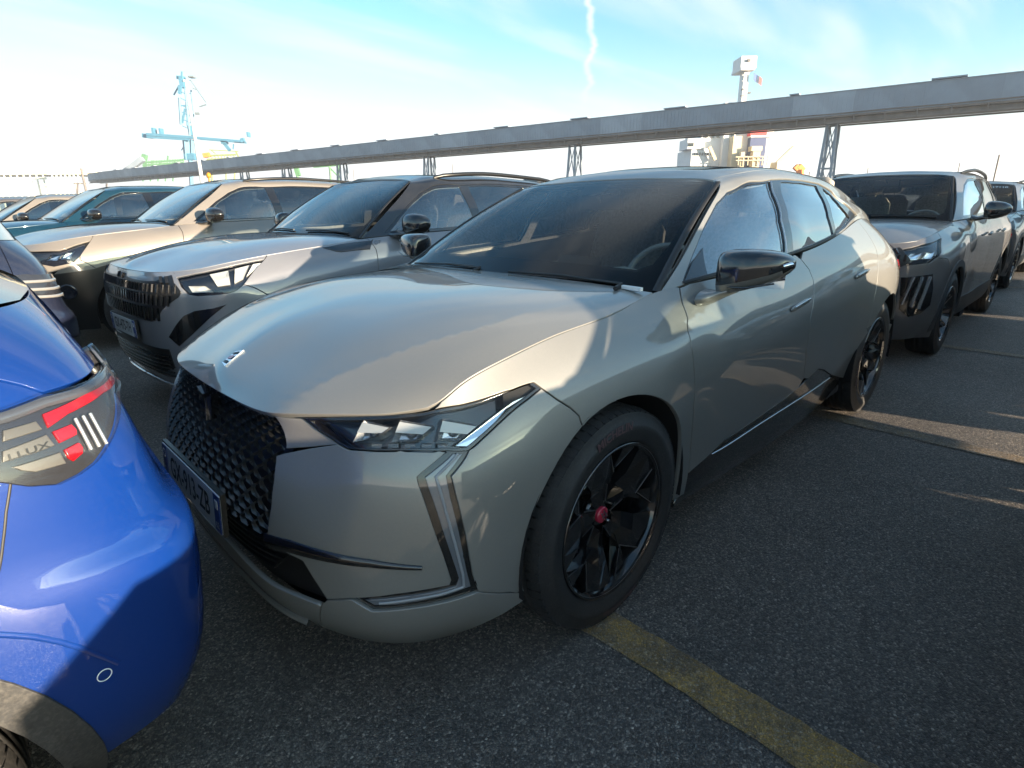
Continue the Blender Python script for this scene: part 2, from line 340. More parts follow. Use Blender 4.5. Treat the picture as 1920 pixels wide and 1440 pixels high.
# ---------------------------------------------------------------- the grey fastback: surfaces (metres, x forward, y to its left, origin under the front axle)
def ds_surfaces():
    T = [(.822,0,.785),(.818,.20,.786),(.803,.37,.791),(.757,.47,.800),(.655,.62,.811),(.560,.715,.826),(.470,.735,.870),(.335,.745,.907),(.195,.745,.930),(.045,.745,.946),(-.17,.742,.966),(-.365,.730,.997),
         (-.52,.775,1.015),(-.90,.805,1.035),(-1.30,.815,1.058),(-1.70,.808,1.088),(-2.05,.785,1.130),(-2.40,.745,1.175),(-2.75,.70,1.175),(-3.04,.65,1.13),(-3.29,.54,1.075),(-3.40,.28,1.06),(-3.42,0,1.06)]
    W = [(.895,0,1,0),(.890,.22,1,.05),(.865,.42,.95,.3),(.80,.58,.8,.6),(.725,.69,.7,.7),(.64,.765,.6,.8),(.53,.825,.45,.9),(.40,.862,.2,1),(.20,.885,.0,1),(0,.897,0,1),(-.22,.902,0,1),(-.385,.895,0,1),
         (-.52,.895,0,1),(-.90,.905,0,1),(-1.30,.915,0,1),(-1.70,.918,0,1),(-2.05,.917,0,1),(-2.40,.922,0,1),(-2.75,.920,0,1),(-3.03,.885,-.15,1),(-3.33,.765,-.6,.8),(-3.49,.46,-1,.2),(-3.54,0,-1,0)]
    zf = [.165,.25,.38,.52,.64,.725]
    zs = [.20,.27,.42,.60,.76,.885]
    df = [-.085,-.03,-.005,0,-.026,-.062]        # front offsets along the outward direction
    dc = [-.085,-.025,0,0,-.010,-.036]
    ds = [-.055,-.03,-.018,-.006,.0,-.018]
    dw = [-.03,-.012,.0,.0,-.008,-.045]
    rows = [[] for _ in range(7)]
    for j, (t, w) in enumerate(zip(T, W)):
        if j <= 3: z, d = list(zf), list(df)
        elif j <= 6: z, d = list(zf), list(dc)
        elif j <= 11:
            a = (j-6)/5.; z = [zf[i]*(1-a)+zs[i]*a for i in range(6)]; d = list(dw)
            z[4] = (.66, .68, .71, .73, .745)[j-7]; z[5] = (.77, .80, .83, .85, .87)[j-7]
            d[5] = (-.045, -.045, -.044, -.040, -.035)[j-7]
        elif j <= 16:
            z, d = list(zs), list(ds)
            d[5] = {12: -.031, 13: -.025}.get(j, -.018)
        elif j <= 18: z, d = list(zs), [-.03,-.012,0,.0,.0,-.03]
        else: z, d = [.24,.32,.45,.62,.77,.90], [-.09,-.04,-.01,0,-.01,-.035]
        if 12 <= j <= 18: z[5] = .60*.885+.40*(t[2]-.12) if j > 14 else .885
        tk = {11: (-.05,-.04,-.03,-.01), 12: (-.055,-.035,-.02,-.006), 14: (-.06,-.04,-.025,-.006), 15: (-.07,-.05,-.034,-.010), 16: (-.088,-.074,-.054,-.022), 17: (-.09,-.07,-.04,0)}.get(j)
        if tk: d[:4] = tk
        for i in range(6):
            rows[i].append((w[0]+w[2]*d[i], max(0, w[1]+w[3]*d[i]) if w[1] > 0 else 0, z[i]))
        rows[6].append(t)
    belt = Surf(rows, mc0=True, mc1=True)
    # bonnet: columns run nose -> windscreen, rows centre -> edge
    Tn = np.array(T[:6]); Ts = np.array(T[5:12])
    xs = [.822,.790,.74,.62,.45,.25,.03,-.18,-.335]
    zc = [.785,.826,.862,.921,.968,.998,1.012,1.016,1.012]
    edge = belt.P(belt.ku[5]+(belt.ku[11]-belt.ku[5])*np.array([0, .045, .11, .21, .35, .52, .68, .84, 1]), np.full(9, belt.v1))
    nv = np.array([0, .22, .45, .66, .80, .90, 1.0])
    nz = belt.P(nv*belt.ku[5], np.full(7, belt.v1))
    H = np.zeros((7, 9, 3))
    for i, x in enumerate(xs):
        c = np.array([x, 0, zc[i]]); e = edge[i]
        for r, f in enumerate(nv):
            p = c*(1-f)+e*f
            # plan: blend the nose curve shape in
            bl = (1, .72, .48, .25, .10, .03, 0, 0, 0)[i]
            q = nz[r]; straight = nz[0]*(1-f)+nz[-1]*f
            p = p+bl*(q-straight)*np.array([1, 1, 0])
            rear = np.array([-.335+(-.025)*f*f, .73*f, 0])
            # height: flat top with a shoulder that falls to the edge
            crown = (1-f**3.0)
            p[2] = e[2]+(c[2]-e[2])*crown + (.0,.004,.008,.011,.011,.010,.007,.003,0)[i]*4*f*f*(1-f)*1.6
            H[r, i] = p
        if i == 0: H[:, 0] = nz
    hood = Surf(H.transpose(1, 0, 2), mc0=True)     # rows: nose->screen, cols: centre->edge
    # windscreen: rows base -> header, cols centre -> pillar
    base = [(-.335,0,1.008),(-.342,.25,1.007),(-.353,.48,1.002),(-.375,.66,.996),(-.40,.725,.993)]
    head = [(-1.125,0,1.388),(-1.12,.2,1.386),(-1.105,.38,1.379),(-1.085,.51,1.370),(-1.065,.575,1.357)]
    Wn = []
    for f, bul in ((0,0),(.25,.012),(.5,.018),(.75,.013),(1,0)):
        row = []
        for b, h in zip(base, head):
            b = np.array(b); h = np.array(h); p = b*(1-f)+h*f
            row.append(p+np.array([.45, 0, .9])*bul)
        Wn.append(row)
    screen = Surf(Wn, mc0=True)
    # greenhouse + roof: rows belt -> roof centre, cols windscreen edge -> tail
    Wp = np.array(Wn)
    col0 = [(-.40,.735,.995),(-.56,.712,1.085),(-.73,.676,1.185),(-.90,.636,1.275),(-1.045,.592,1.348),(-1.085,.545,1.367),(-1.105,.38,1.382),(-1.12,.19,1.389),(-1.125,0,1.391)]
    def st(x, yb, zb, yt, zt, yr, zr, zc):
        # section at station x: belt, lower glass, mid glass, upper glass, rail, shoulder, roof...
        o = []
        for f in (0, .33, .66, .93):
            b = .018*math.sin(math.pi*f)
            o.append((x, yb+(yt-yb)*f+b, zb+(zt-zb)*f))
        o.append((x, yr+.018, zr-.022)); o.append((x, yr-.03, zr+.003))
        o += [(x, yr*.62, zr+(zc-zr)*.62), (x, yr*.3, zr+(zc-zr)*.93), (x, 0, zc)]
        return o
    S = [col0,
      None, None,
      st(-1.30,.815,1.058,.655,1.345,.618,1.398,1.440),
      st(-1.60,.812,1.078,.660,1.365,.616,1.418,1.462),
      st(-1.95,.795,1.115,.650,1.355,.605,1.412,1.462),
      st(-2.30,.757,1.165,.632,1.330,.588,1.394,1.450),
      st(-2.65,.712,1.178,.605,1.297,.562,1.352,1.418),
      st(-2.95,.672,1.150,.577,1.252,.538,1.300,1.368),
      st(-3.20,.60,1.100,.545,1.20,.51,1.248,1.312)]
    a = np.array(S[0]); b = np.array(S[3])
    bl1 = [(-.66,.788,1.024),(-.80,.742,1.115),(-.94,.696,1.208),(-1.06,.651,1.290),(-1.145,.603,1.362),(-1.165,.553,1.383),(-1.17,.38,1.401),(-1.175,.19,1.409),(-1.18,0,1.411)]
    bl2 = [(-.98,.810,1.040),(-1.06,.762,1.135),(-1.13,.712,1.230),(-1.19,.666,1.315),(-1.225,.615,1.378),(-1.235,.568,1.394),(-1.235,.385,1.418),(-1.235,.19,1.426),(-1.24,0,1.428)]
    S[1] = bl1; S[2] = bl2
    S = np.array(S)
    house = Surf(S.transpose(1, 0, 2), mr1=True)
    for s_, (c) in ((belt, 0), (hood, 0), (screen, 0), (house, 0)): pass
    return dict(belt=belt, hood=hood, screen=screen, house=house)
# ---------------------------------------------------------------- upright cars: one family of surfaces, stretched per model
def suv_surfaces(k=1.0, sy=1.0, sz=1.0, sf=1.0, tr=0.0, th=0.0):
    T = [(.84,0,.925),(.835,.20,.926),(.82,.37,.928),(.785,.50,.932),(.72,.60,.940),(.63,.68,.953),(.50,.715,.975),(.36,.73,.994),(.20,.735,1.010),(.03,.735,1.025),(-.17,.735,1.042),(-.38,.72,1.062),
         (-.52,.765,1.075),(-.90,.79,1.088),(-1.30,.80,1.100),(-1.70,.795,1.113),(-2.05,.785,1.125),(-2.40,.765,1.135),(-2.75,.735,1.14),(-3.02,.69,1.13),(-3.11,.54,1.12),(-3.16,.28,1.115),(-3.17,0,1.115)]
    W = [(.885,0,1,0),(.88,.22,1,.05),(.86,.44,.95,.3),(.81,.61,.8,.6),(.745,.715,.7,.7),(.64,.795,.6,.8),(.53,.845,.45,.9),(.42,.872,.2,1),(.20,.885,.0,1),(0,.892,0,1),(-.22,.892,0,1),(-.385,.885,0,1),
         (-.52,.88,0,1),(-.90,.885,0,1),(-1.30,.89,0,1),(-1.70,.893,0,1),(-2.05,.895,0,1),(-2.40,.902,0,1),(-2.70,.903,0,1),(-3.03,.892,-.15,1),(-3.225,.825,-.6,.8),(-3.305,.50,-1,.2),(-3.325,0,-1,0)]
    zf = [.20,.32,.46,.62,.76,.86]; zs = [.22,.30,.46,.64,.82,.97]
    df = [-.09,-.03,-.005,0,-.004,-.018]; dw = [-.035,-.015,0,0,-.006,-.04]; dsd = [-.07,-.04,-.02,-.004,0,-.02]
    rows = [[] for _ in range(7)]
    for j, (t, w) in enumerate(zip(T, W)):
        if j <= 6: z, d = list(zf), list(df)
        elif j <= 11:
            a = (j-6)/5.; z = [zf[i]*(1-a)+zs[i]*a for i in range(6)]; d = list(dw)
        elif j <= 18: z, d = list(zs), list(dsd)
        elif j == 19: z, d = [.28,.40,.56,.71,.79,.96], [-.10,-.03,0,0,-.018,-.050]
        else: z, d = [.28,.40,.56,.70,.765,.95], [-.10,-.03,0,0,-.034,-.082]
        for i in range(6):
            x = w[0]+w[2]*d[i]; y = max(0, w[1]+w[3]*d[i]) if w[1] > 0 else 0
            rows[i].append((x, y, z[i]))
        rows[6].append(t)
    m = lambda p: ((p[0]+(tr*(-1.6-p[0])/1.4 if p[0] < -1.6 and p[2] > .95 else 0)+(th*(-1.6-p[0])/1.4*(p[2]-1.13)/.3 if p[0] < -1.6 and p[2] > 1.13 else 0))*(k if p[0] < 0 else sf), p[1]*sy, p[2]*sz)
    belt = Surf([[m(p) for p in r] for r in rows], mc0=True, mc1=True)
    T = [m(p) for p in T]
    nose = Surf([T[:6], [(a, b, c+1) for a, b, c in T[:6]]]); E = Surf([T[5:12], [(a, b, c+1) for a, b, c in T[5:12]]])
    edge = E.P(np.linspace(0, 1, 9)*E.ku[-1], np.zeros(9)); nv = np.array([0, .22, .45, .66, .80, .90, 1.0]); nz = nose.P(nv*nose.ku[-1], np.zeros(7))
    xs = np.array([.84, .80, .74, .62, .45, .25, .03, -.16, -.335]); zc = np.array([.925, .958, .985, 1.018, 1.046, 1.068, 1.082, 1.088, 1.088])*sz
    xs = np.where(xs < 0, xs*k, xs*sf)
    H = np.zeros((7, 9, 3))
    for i, x in enumerate(xs):
        c = np.array([x, 0, zc[i]]); e = edge[i]
        for r, f in enumerate(nv):
            p = c*(1-f)+e*f; bl = (1, .72, .48, .25, .10, .03, 0, 0, 0)[i]; q = nz[r]; st_ = nz[0]*(1-f)+nz[-1]*f
            p = p+bl*(q-st_)*np.array([1, 1, 0]); p[2] = e[2]+(c[2]-e[2])*(1-f**4)+(.0, .004, .010, .014, .014, .012, .008, .004, 0)[i]*4*f*f*(1-f)*1.6
            H[r, i] = p
        if i == 0: H[:, 0] = nz
    hood = Surf(H.transpose(1, 0, 2), mc0=True)
    base = [m(p) for p in [(-.335,0,1.085),(-.342,.25,1.084),(-.36,.48,1.079),(-.39,.64,1.072),(-.41,.70,1.068)]]
    head = [m(p) for p in [(-1.05,0,1.478),(-1.045,.2,1.476),(-1.03,.37,1.470),(-1.005,.49,1.460),(-.985,.545,1.448)]]
    Wn = []
    for f, bul in ((0, 0), (.25, .012), (.5, .018), (.75, .013), (1, 0)):
        Wn.append([np.array(b)*(1-f)+np.array(h)*f+np.array([.45, 0, .9])*bul for b, h in zip(base, head)])
    screen = Surf(Wn, mc0=True)
    col0 = [(-.41,.71,1.068),(-.55,.69,1.16),(-.70,.655,1.26),(-.85,.61,1.355),(-.965,.565,1.437),(-.995,.52,1.456),(-1.02,.36,1.474),(-1.035,.18,1.481),(-1.04,0,1.483)]
    def st(x, yb, zb, yt, zt, yr, zr, zc):
        o = []
        for f in (0, .33, .66, .93): o.append((x, yb+(yt-yb)*f+.016*math.sin(math.pi*f), zb+(zt-zb)*f))
        o += [(x, yr+.02, zr-.024), (x, yr-.03, zr+.003), (x, yr*.62, zr+(zc-zr)*.62), (x, yr*.3, zr+(zc-zr)*.93), (x, 0, zc)]; return o
    bl1 = [(-.66,.772,1.082),(-.78,.73,1.18),(-.90,.682,1.285),(-1.02,.632,1.385),(-1.09,.585,1.450),(-1.11,.535,1.472),(-1.12,.365,1.490),(-1.12,.18,1.497),(-1.13,0,1.499)]
    bl2 = [(-.98,.790,1.092),(-1.03,.745,1.20),(-1.09,.697,1.31),(-1.14,.648,1.405),(-1.18,.60,1.463),(-1.19,.55,1.484),(-1.19,.37,1.505),(-1.19,.185,1.513),(-1.20,0,1.514)]
    S = [col0, bl1, bl2, st(-1.30,.80,1.10,.655,1.415,.612,1.476,1.522), st(-1.65,.797,1.112,.66,1.425,.615,1.486,1.532), st(-2.05,.785,1.125,.655,1.422,.61,1.480,1.526),
         st(-2.45,.762,1.136,.64,1.405,.595,1.463,1.510), st(-2.75,.735,1.142,.615,1.38,.575,1.437,1.486), st(-2.93,.69,1.140,.585,1.352,.55,1.405,1.455)]
    house = Surf(np.array([[m(p) for p in r] for r in S]).transpose(1, 0, 2), mr1=True)
    return dict(belt=belt, hood=hood, screen=screen, house=house)
SUVS = {'silver': dict(k=1.0, sy=1.0, sz=1.0), 'beige': dict(k=1.03, sy=1.02, sz=1.043), 'right': dict(k=1.06, sy=1.0, sz=1.03), 'swept': dict(k=1.0, sy=1.0, sz=1.0, th=.50), 'small': dict(k=.965, sy=.97, sz=.93, sf=.64, tr=.34)}
POSE = {'silver': (-.34, -2.52, .05), 'beige': (.02, -5.52, .05), 'teal': (.53, -8.52, .07), 'right': (-4.71, .05, 0.0), 'blue': (4.335, -.15, 0.0), 'navy': (4.12, -2.92, 0.03)}
UV_DS = {'head':[(0.554,0.809),(0.572,0.746),(0.616,0.697),(0.644,0.685),(0.686,0.688),(0.759,0.684),(0.884,0.669),(0.936,0.652),(0.981,0.664),(1.054,0.673),(1.131,0.685),(1.18,0.698),(1.16,0.721),(1.087,0.73),(0.991,0.758),(0.922,0.779),(0.833,0.812),(0.762,0.827),(0.702,0.826),(0.644,0.821)],'wing':[(0.423,0.801),(0.547,0.808),(0.568,0.742),(0.615,0.691),(0.523,0.656),(0.442,0.632)],'grille_r':[(0.423,0.801),(0.442,0.632),(0.422,0.605),(0.429,0.531),(0.428,0.454),(0.407,0.344)],'drl':[(0.886,0.667),(0.817,0.59),(0.82,0.561),(0.843,0.441),(0.863,0.348),(0.879,0.259),(0.873,0.242),(0.82,0.239),(0.745,0.232),(0.63,0.211),(0.682,0.177),(0.741,0.183),(0.791,0.187),(0.867,0.192),(0.94,0.2),(0.927,0.256),(0.912,0.405),(0.896,0.516),(0.889,0.584),(0.938,0.65)],'drl_glass':[(0.899,0.658),(0.832,0.587),(0.837,0.554),(0.859,0.438),(0.878,0.344),(0.895,0.255),(0.888,0.233),(0.831,0.226),(0.757,0.221),(0.665,0.21),(0.689,0.193),(0.742,0.195),(0.792,0.2),(0.867,0.208),(0.924,0.221),(0.915,0.28),(0.901,0.408),(0.886,0.512),(0.881,0.586),(0.923,0.649)],'blade':[(0.407,0.342),(0.481,0.35),(0.56,0.345),(0.63,0.341),(0.69,0.337),(0.751,0.327),(0.813,0.316),(0.815,0.307),(0.75,0.313),(0.689,0.317),(0.598,0.314),(0.507,0.306),(0.468,0.317)],'intake':[(0.407,0.34),(0.468,0.317),(0.507,0.306),(0.525,0.256),(0.555,0.188),(0.533,0.158),(0.472,0.166),(0.377,0.171),(0.198,0.158)],'seam_low':[(0.555,0.188),(0.629,0.209)],'seam_low2':[(0.94,0.198),(0.997,0.169),(1.079,0.133)],'lipbottom':[(0.424,0.019),(0.454,0.0),(0.559,0.028),(0.643,0.019),(0.778,0.032),(0.873,0.0),(0.903,0.013),(0.979,0.066),(1.04,0.096),(1.082,0.103)],'seam_f':[(1.18,0.698),(1.218,0.654),(1.253,0.619),(1.274,0.591),(1.297,0.557)],'arch_f':[(1.081,0.132),(1.082,0.211),(1.104,0.31),(1.129,0.384),(1.165,0.46),(1.214,0.515),(1.251,0.539),(1.297,0.557),(1.345,0.565),(1.409,0.571),(1.476,0.564),(1.549,0.545),(1.636,0.5),(1.701,0.448),(1.761,0.373),(1.814,0.293),(1.827,0.238),(1.821,0.185),(1.812,0.141)],'door_f':[(1.936,0.82),(1.899,0.755),(1.879,0.703),(1.845,0.662),(1.838,0.611),(1.844,0.552),(1.854,0.504),(1.867,0.413),(1.901,0.293),(1.918,0.215),(1.924,0.16)],'door_m':[(2.844,0.803),(2.881,0.754),(2.884,0.705),(2.857,0.65),(2.809,0.554),(2.82,0.435),(2.861,0.35),(2.89,0.297),(2.867,0.251)],'sill_top':[(1.924,0.16),(2.056,0.198),(2.142,0.222),(2.353,0.227),(2.59,0.237),(2.842,0.259),(2.959,0.28),(3.092,0.299),(3.229,0.266),(3.462,0.194),(3.685,0.115)],'sill_bot':[(1.819,0.136),(1.98,0.156),(2.089,0.17)],'chrome':[(2.058,0.194),(2.426,0.198),(2.896,0.202),(3.15,0.2),(3.413,0.19)],'arch_r':[(3.709,0.116),(3.715,0.234),(3.719,0.426),(3.825,0.53),(3.916,0.542),(4.028,0.542),(4.166,0.501),(4.335,0.412)],'handle_f':[(2.599,0.625),(2.66,0.639),(2.8,0.642),(2.808,0.63),(2.741,0.613),(2.617,0.616)],'handle_r':[(3.398,0.64),(3.636,0.645)],'crease_f':[(1.615,0.702),(1.767,0.691),(1.865,0.685),(2.063,0.687),(2.285,0.703),(2.328,0.703),(2.176,0.689),(2.023,0.68),(1.86,0.677),(1.73,0.687)],'fuel':[(3.882,0.695),(3.808,0.607)],'gl_front':[(0.048,0.006),(0.036,0.098),(0.029,0.194),(0.037,0.28),(0.073,0.32),(0.17,0.332),(0.295,0.335),(0.469,0.348),(0.425,0.248),(0.366,0.15),(0.353,0.056),(0.343,0.0),(0.276,0.006),(0.212,0.007),(0.127,0.002)],'gl_rear':[(0.573,0.332),(0.715,0.32),(1.069,0.325),(1.042,0.233),(0.974,0.116),(0.973,0.0),(0.759,0.0),(0.429,0.0),(0.385,0.001),(0.424,0.146)],'gl_quart':[(1.166,0.319),(1.273,0.276),(1.272,0.165),(1.359,0.049),(1.173,0.004),(1.016,0.0),(1.029,0.11)],'dlo':[(0.045,0.001),(0.031,0.108),(0.023,0.203),(0.028,0.289),(0.066,0.329),(0.174,0.341),(0.307,0.348),(0.486,0.358),(0.733,0.335),(1.121,0.341),(1.319,0.307),(1.403,0.185),(1.558,0.046),(1.174,0.0),(1.002,0.0)],'emblem':[(0.0,0.097),(0.0,0.155),(0.03,0.17),(0.032,0.088)],'crease_h':[(0.391,0.017),(0.421,0.061),(0.474,0.146),(0.537,0.257),(0.607,0.448),(0.643,0.872)],'mod1':[(0.655,0.714),(0.708,0.736),(0.738,0.779),(0.683,0.808)],'mod2':[(0.75,0.718),(0.805,0.715),(0.843,0.758),(0.755,0.805)],'mod3':[(0.86,0.702),(0.917,0.689),(0.971,0.705),(0.871,0.768)],'blade_l':[(0.908,0.678),(0.952,0.658),(0.992,0.67),(1.064,0.692),(1.129,0.695),(1.088,0.698),(1.026,0.697)],'lowbar':[(0.698,0.71),(0.9,0.68)],'sail':[(0.048,0.003),(0.041,0.079),(0.057,0.122),(0.109,0.004),(0.074,0.003)]}
UV_SUV = {'silver':{'head':[(0.654,0.805),(0.674,0.718),(0.711,0.649),(0.76,0.635),(0.839,0.639),(0.921,0.652),(0.96,0.667),(1.008,0.698),(1.058,0.751),(1.108,0.805),(1.15,0.843),(1.064,0.848),(0.985,0.851),(0.884,0.847),(0.785,0.837),(0.703,0.819)],'grille':[(0.0,0.789),(0.218,0.751),(0.409,0.753),(0.505,0.763),(0.611,0.825),(0.65,0.836),(0.641,0.754),(0.675,0.666),(0.657,0.628),(0.601,0.585),(0.536,0.542),(0.496,0.503),(0.449,0.475),(0.418,0.463),(0.26,0.461),(0.01,0.47),(0.0,0.506),(0.0,0.61)],'brow':[(0.0,0.878),(0.344,0.878),(0.638,0.843),(0.606,0.813),(0.495,0.762),(0.318,0.753),(0.0,0.804)],'fog':[(0.901,0.568),(0.833,0.549),(0.738,0.538),(0.675,0.512),(0.613,0.458),(0.545,0.388),(0.609,0.338),(0.701,0.407),(0.813,0.499)],'seam_f':[(1.002,0.7),(1.069,0.645),(1.128,0.607)],'vent':[(1.605,0.858),(1.743,0.86),(1.928,0.838),(1.953,0.854),(1.88,0.75),(1.679,0.784),(1.651,0.799)],'lowgr':[(0.0,0.357),(0.235,0.307),(0.527,0.311),(0.539,0.186),(0.302,0.106),(0.0,0.104),(0.0,0.193),(0.0,0.298)]},'beige':{'head':[(0.654,0.805),(0.674,0.718),(0.711,0.649),(0.865,0.603),(0.944,0.622),(1.019,0.637),(1.077,0.686),(1.126,0.765),(1.165,0.842),(1.044,0.825),(0.926,0.796)],'clad_top':[(0.853,0.531),(0.95,0.54),(1.147,0.545),(1.312,0.584),(1.419,0.597)]},'right':{'head':[(0.595,0.785),(0.583,0.687),(0.599,0.613),(0.73,0.624),(0.839,0.637),(0.896,0.694),(1.019,0.787),(1.138,0.836),(1.031,0.843),(0.843,0.855),(0.685,0.816)],'claws':[(0.634,0.52),(0.728,0.529),(0.879,0.544),(0.913,0.437),(0.925,0.3),(0.844,0.231),(0.743,0.207),(0.662,0.274)]},'blue':{'lampA':[(4.506,0.725),(4.492,0.682),(4.522,0.671),(4.548,0.66),(4.579,0.654),(4.609,0.658),(4.638,0.665),(4.66,0.674),(4.767,0.719),(4.917,0.729),(4.882,0.759),(4.882,0.774),(4.917,0.744),(4.791,0.749),(4.666,0.746),(4.605,0.747),(4.55,0.742),(4.511,0.742)],'red1':[(4.595,0.728),(4.652,0.733),(4.705,0.738),(4.77,0.741),(4.882,0.729),(4.917,0.729),(4.817,0.727),(4.723,0.728),(4.666,0.724),(4.631,0.721),(4.595,0.713)],'red2':[(4.598,0.708),(4.628,0.71),(4.632,0.703),(4.629,0.698),(4.601,0.695)],'red3':[(4.603,0.687),(4.626,0.69),(4.63,0.684),(4.626,0.678),(4.609,0.673),(4.604,0.678)],'cl1':[(4.635,0.714),(4.643,0.715),(4.638,0.679),(4.63,0.677)],'cl2':[(4.655,0.717),(4.666,0.717),(4.652,0.681),(4.64,0.678)],'pan1':[(4.541,0.722),(4.583,0.723),(4.587,0.713),(4.537,0.711)],'pan2':[(4.533,0.702),(4.589,0.707),(4.594,0.694),(4.568,0.692),(4.529,0.691)],'pan3':[(4.538,0.684),(4.597,0.686),(4.599,0.673),(4.56,0.673),(4.546,0.678)],'seam_h':[(4.548,0.788),(4.567,0.78),(4.594,0.768),(4.62,0.753)],'crease1':[(4.611,0.652),(4.624,0.619),(4.641,0.552)],'crease2':[(4.666,0.675),(4.69,0.644),(4.711,0.598),(4.769,0.472),(4.759,0.414),(4.75,0.366),(4.726,0.313),(4.704,0.235)],'crease3':[(4.464,0.435),(4.473,0.42),(4.504,0.381),(4.525,0.351),(4.549,0.313),(4.582,0.256)],'txt':[(4.535,0.693),(4.589,0.696),(4.561,0.695),(4.561,0.701)],'refl':[(4.562,0.252)],'clad':[(4.443,0.383),(4.462,0.362),(4.486,0.335),(4.515,0.295),(4.535,0.264),(4.555,0.223),(4.571,0.182),(4.59,0.135),(4.616,0.067),(4.642,0.0)],'fuelseam':[(4.533,0.668),(4.518,0.638),(4.504,0.601),(4.488,0.553)]}}
# ---------------------------------------------------------------- panels cut from a spline surface
def inside(poly, P):
    poly = np.array(poly); x, y = P[:, 0], P[:, 1]; r = np.zeros(len(P), bool)
    j = len(poly)-1
    for i in range(len(poly)):
        xi, yi = poly[i]; xj, yj = poly[j]
        c = ((yi > y) != (yj > y)) & (x < (xj-xi)*(y-yi)/((yj-yi) if yj != yi else 1e-12)+xi); r ^= c; j = i
    return r
def densify(poly, step, closed=True):
    o = []; n = len(poly)
    for i in range(n if closed else n-1):
        a = np.array(poly[i], float); b = np.array(poly[(i+1) % n], float); k = max(1, int(np.ceil(np.linalg.norm(b-a)/step)))
        for t in range(k): o.append(a+(b-a)*t/k)
    if not closed: o.append(np.array(poly[-1], float))
    q = [o[0]]
    for p in o[1:]:
        if np.linalg.norm(p-q[-1]) > 1e-4: q.append(p)
    if closed and np.linalg.norm(q[0]-q[-1]) < 1e-4: q.pop()
    return q
def cut(surf, outline, holes=(), step=.02, grid=.03, off=0.0, gap=.0022, rim=.012, fillet=.0016, sym=False):
    """returns verts, faces, normals of a trimmed panel with rolled edges"""
    loops = [densify(outline, step)]+[densify(h, step) for h in holes]
    pts = []; ed = []
    for lp in loops:
        b = len(pts); pts += [tuple(p) for p in lp]; n = len(lp); ed += [(b+i, b+(i+1) % n) for i in range(n)]
    B = np.array(pts); lo, hi = B.min(0), B.max(0)
    nx, ny = max(1, int((hi[0]-lo[0])/grid)), max(1, int((hi[1]-lo[1])/grid))
    gx, gy = np.meshgrid(np.linspace(lo[0], hi[0], nx+1), np.linspace(lo[1], hi[1], ny+1)); G = np.stack([gx.ravel(), gy.ravel()], 1)
    ok = inside(loops[0], G)
    for h in loops[1:]: ok &= ~inside(h, G)
    G = G[ok]
    if len(G):
        d = np.sqrt(((G[:, None, :]-B[None])**2).sum(2)).min(1); G = G[d > grid*.45]
    allp = [Vector(p) for p in pts]+[Vector(g) for g in G]
    vo, eo, fo, ov, oe, of = delaunay_2d_cdt(allp, ed, [], 0, 1e-6)
    V2 = np.array([v[:] for v in vo]); F = np.array([f for f in fo if len(f) == 3])
    cen = V2[F].mean(1); k = inside(loops[0], cen)
    for h in loops[1:]: k &= ~inside(h, cen)
    ar = np.abs(np.cross(V2[F[:, 1]]-V2[F[:, 0]], V2[F[:, 2]]-V2[F[:, 0]])); k &= ar > 1e-9
    F = F[k]; used = np.unique(F); mp = -np.ones(len(V2), int); mp[used] = np.arange(len(used)); F = mp[F]; V2 = V2[used]
    P = surf.P(V2[:, 0], V2[:, 1]); Nn = surf.N(V2[:, 0], V2[:, 1]); P = P+Nn*off
    # orient triangles with the normals
    fn = np.cross(P[F[:, 1]]-P[F[:, 0]], P[F[:, 2]]-P[F[:, 0]]); flip = (fn*Nn[F].mean(1)).sum(1) < 0; F[flip] = F[flip][:, ::-1]
    cnt = {}
    for f in F:
        for a, b in ((f[0], f[1]), (f[1], f[2]), (f[2], f[0])): cnt[(a, b)] = 1
    be = [(a, b) for (a, b) in cnt if (b, a) not in cnt]
    if sym: be = [(a, b) for a, b in be if not (abs(P[a][1]) < 2e-3 and abs(P[b][1]) < 2e-3)]
    inn = np.zeros_like(P)
    for a, b in be:
        e = P[b]-P[a]; e = e/(np.linalg.norm(e)+1e-12)
        for q in (a, b): inn[q] += np.cross(Nn[q], e)
    bv = sorted({q for e in be for q in e})
    l = np.linalg.norm(inn, axis=1); m = l > 1e-6; inn[m] /= l[m][:, None]
    if sym: inn[np.abs(P[:, 1]) < 2e-3, 1] = 0
    ib = {q: i for i, q in enumerate(bv)}; bva = np.array(bv)
    base = P[bva].copy()
    P[bva] = base+inn[bva]*(gap+fillet)
    r1 = base+inn[bva]*gap-Nn[bva]*fillet; r2 = r1-Nn[bva]*rim
    nb = len(P); mcount = len(bva)
    P = np.vstack([P, r1, r2]); n1 = Nn[bva]*.45-inn[bva]; n1 /= np.linalg.norm(n1, axis=1)[:, None]; NN = np.vstack([Nn, n1, -inn[bva]])
    faces = [tuple(int(x) for x in f) for f in F]
    for a, b in be:
        i, j = ib[a], ib[b]
        faces += [(int(a), nb+i, nb+j, int(b)), (nb+i, nb+mcount+i, nb+mcount+j, nb+j)]
    return P, faces, NN
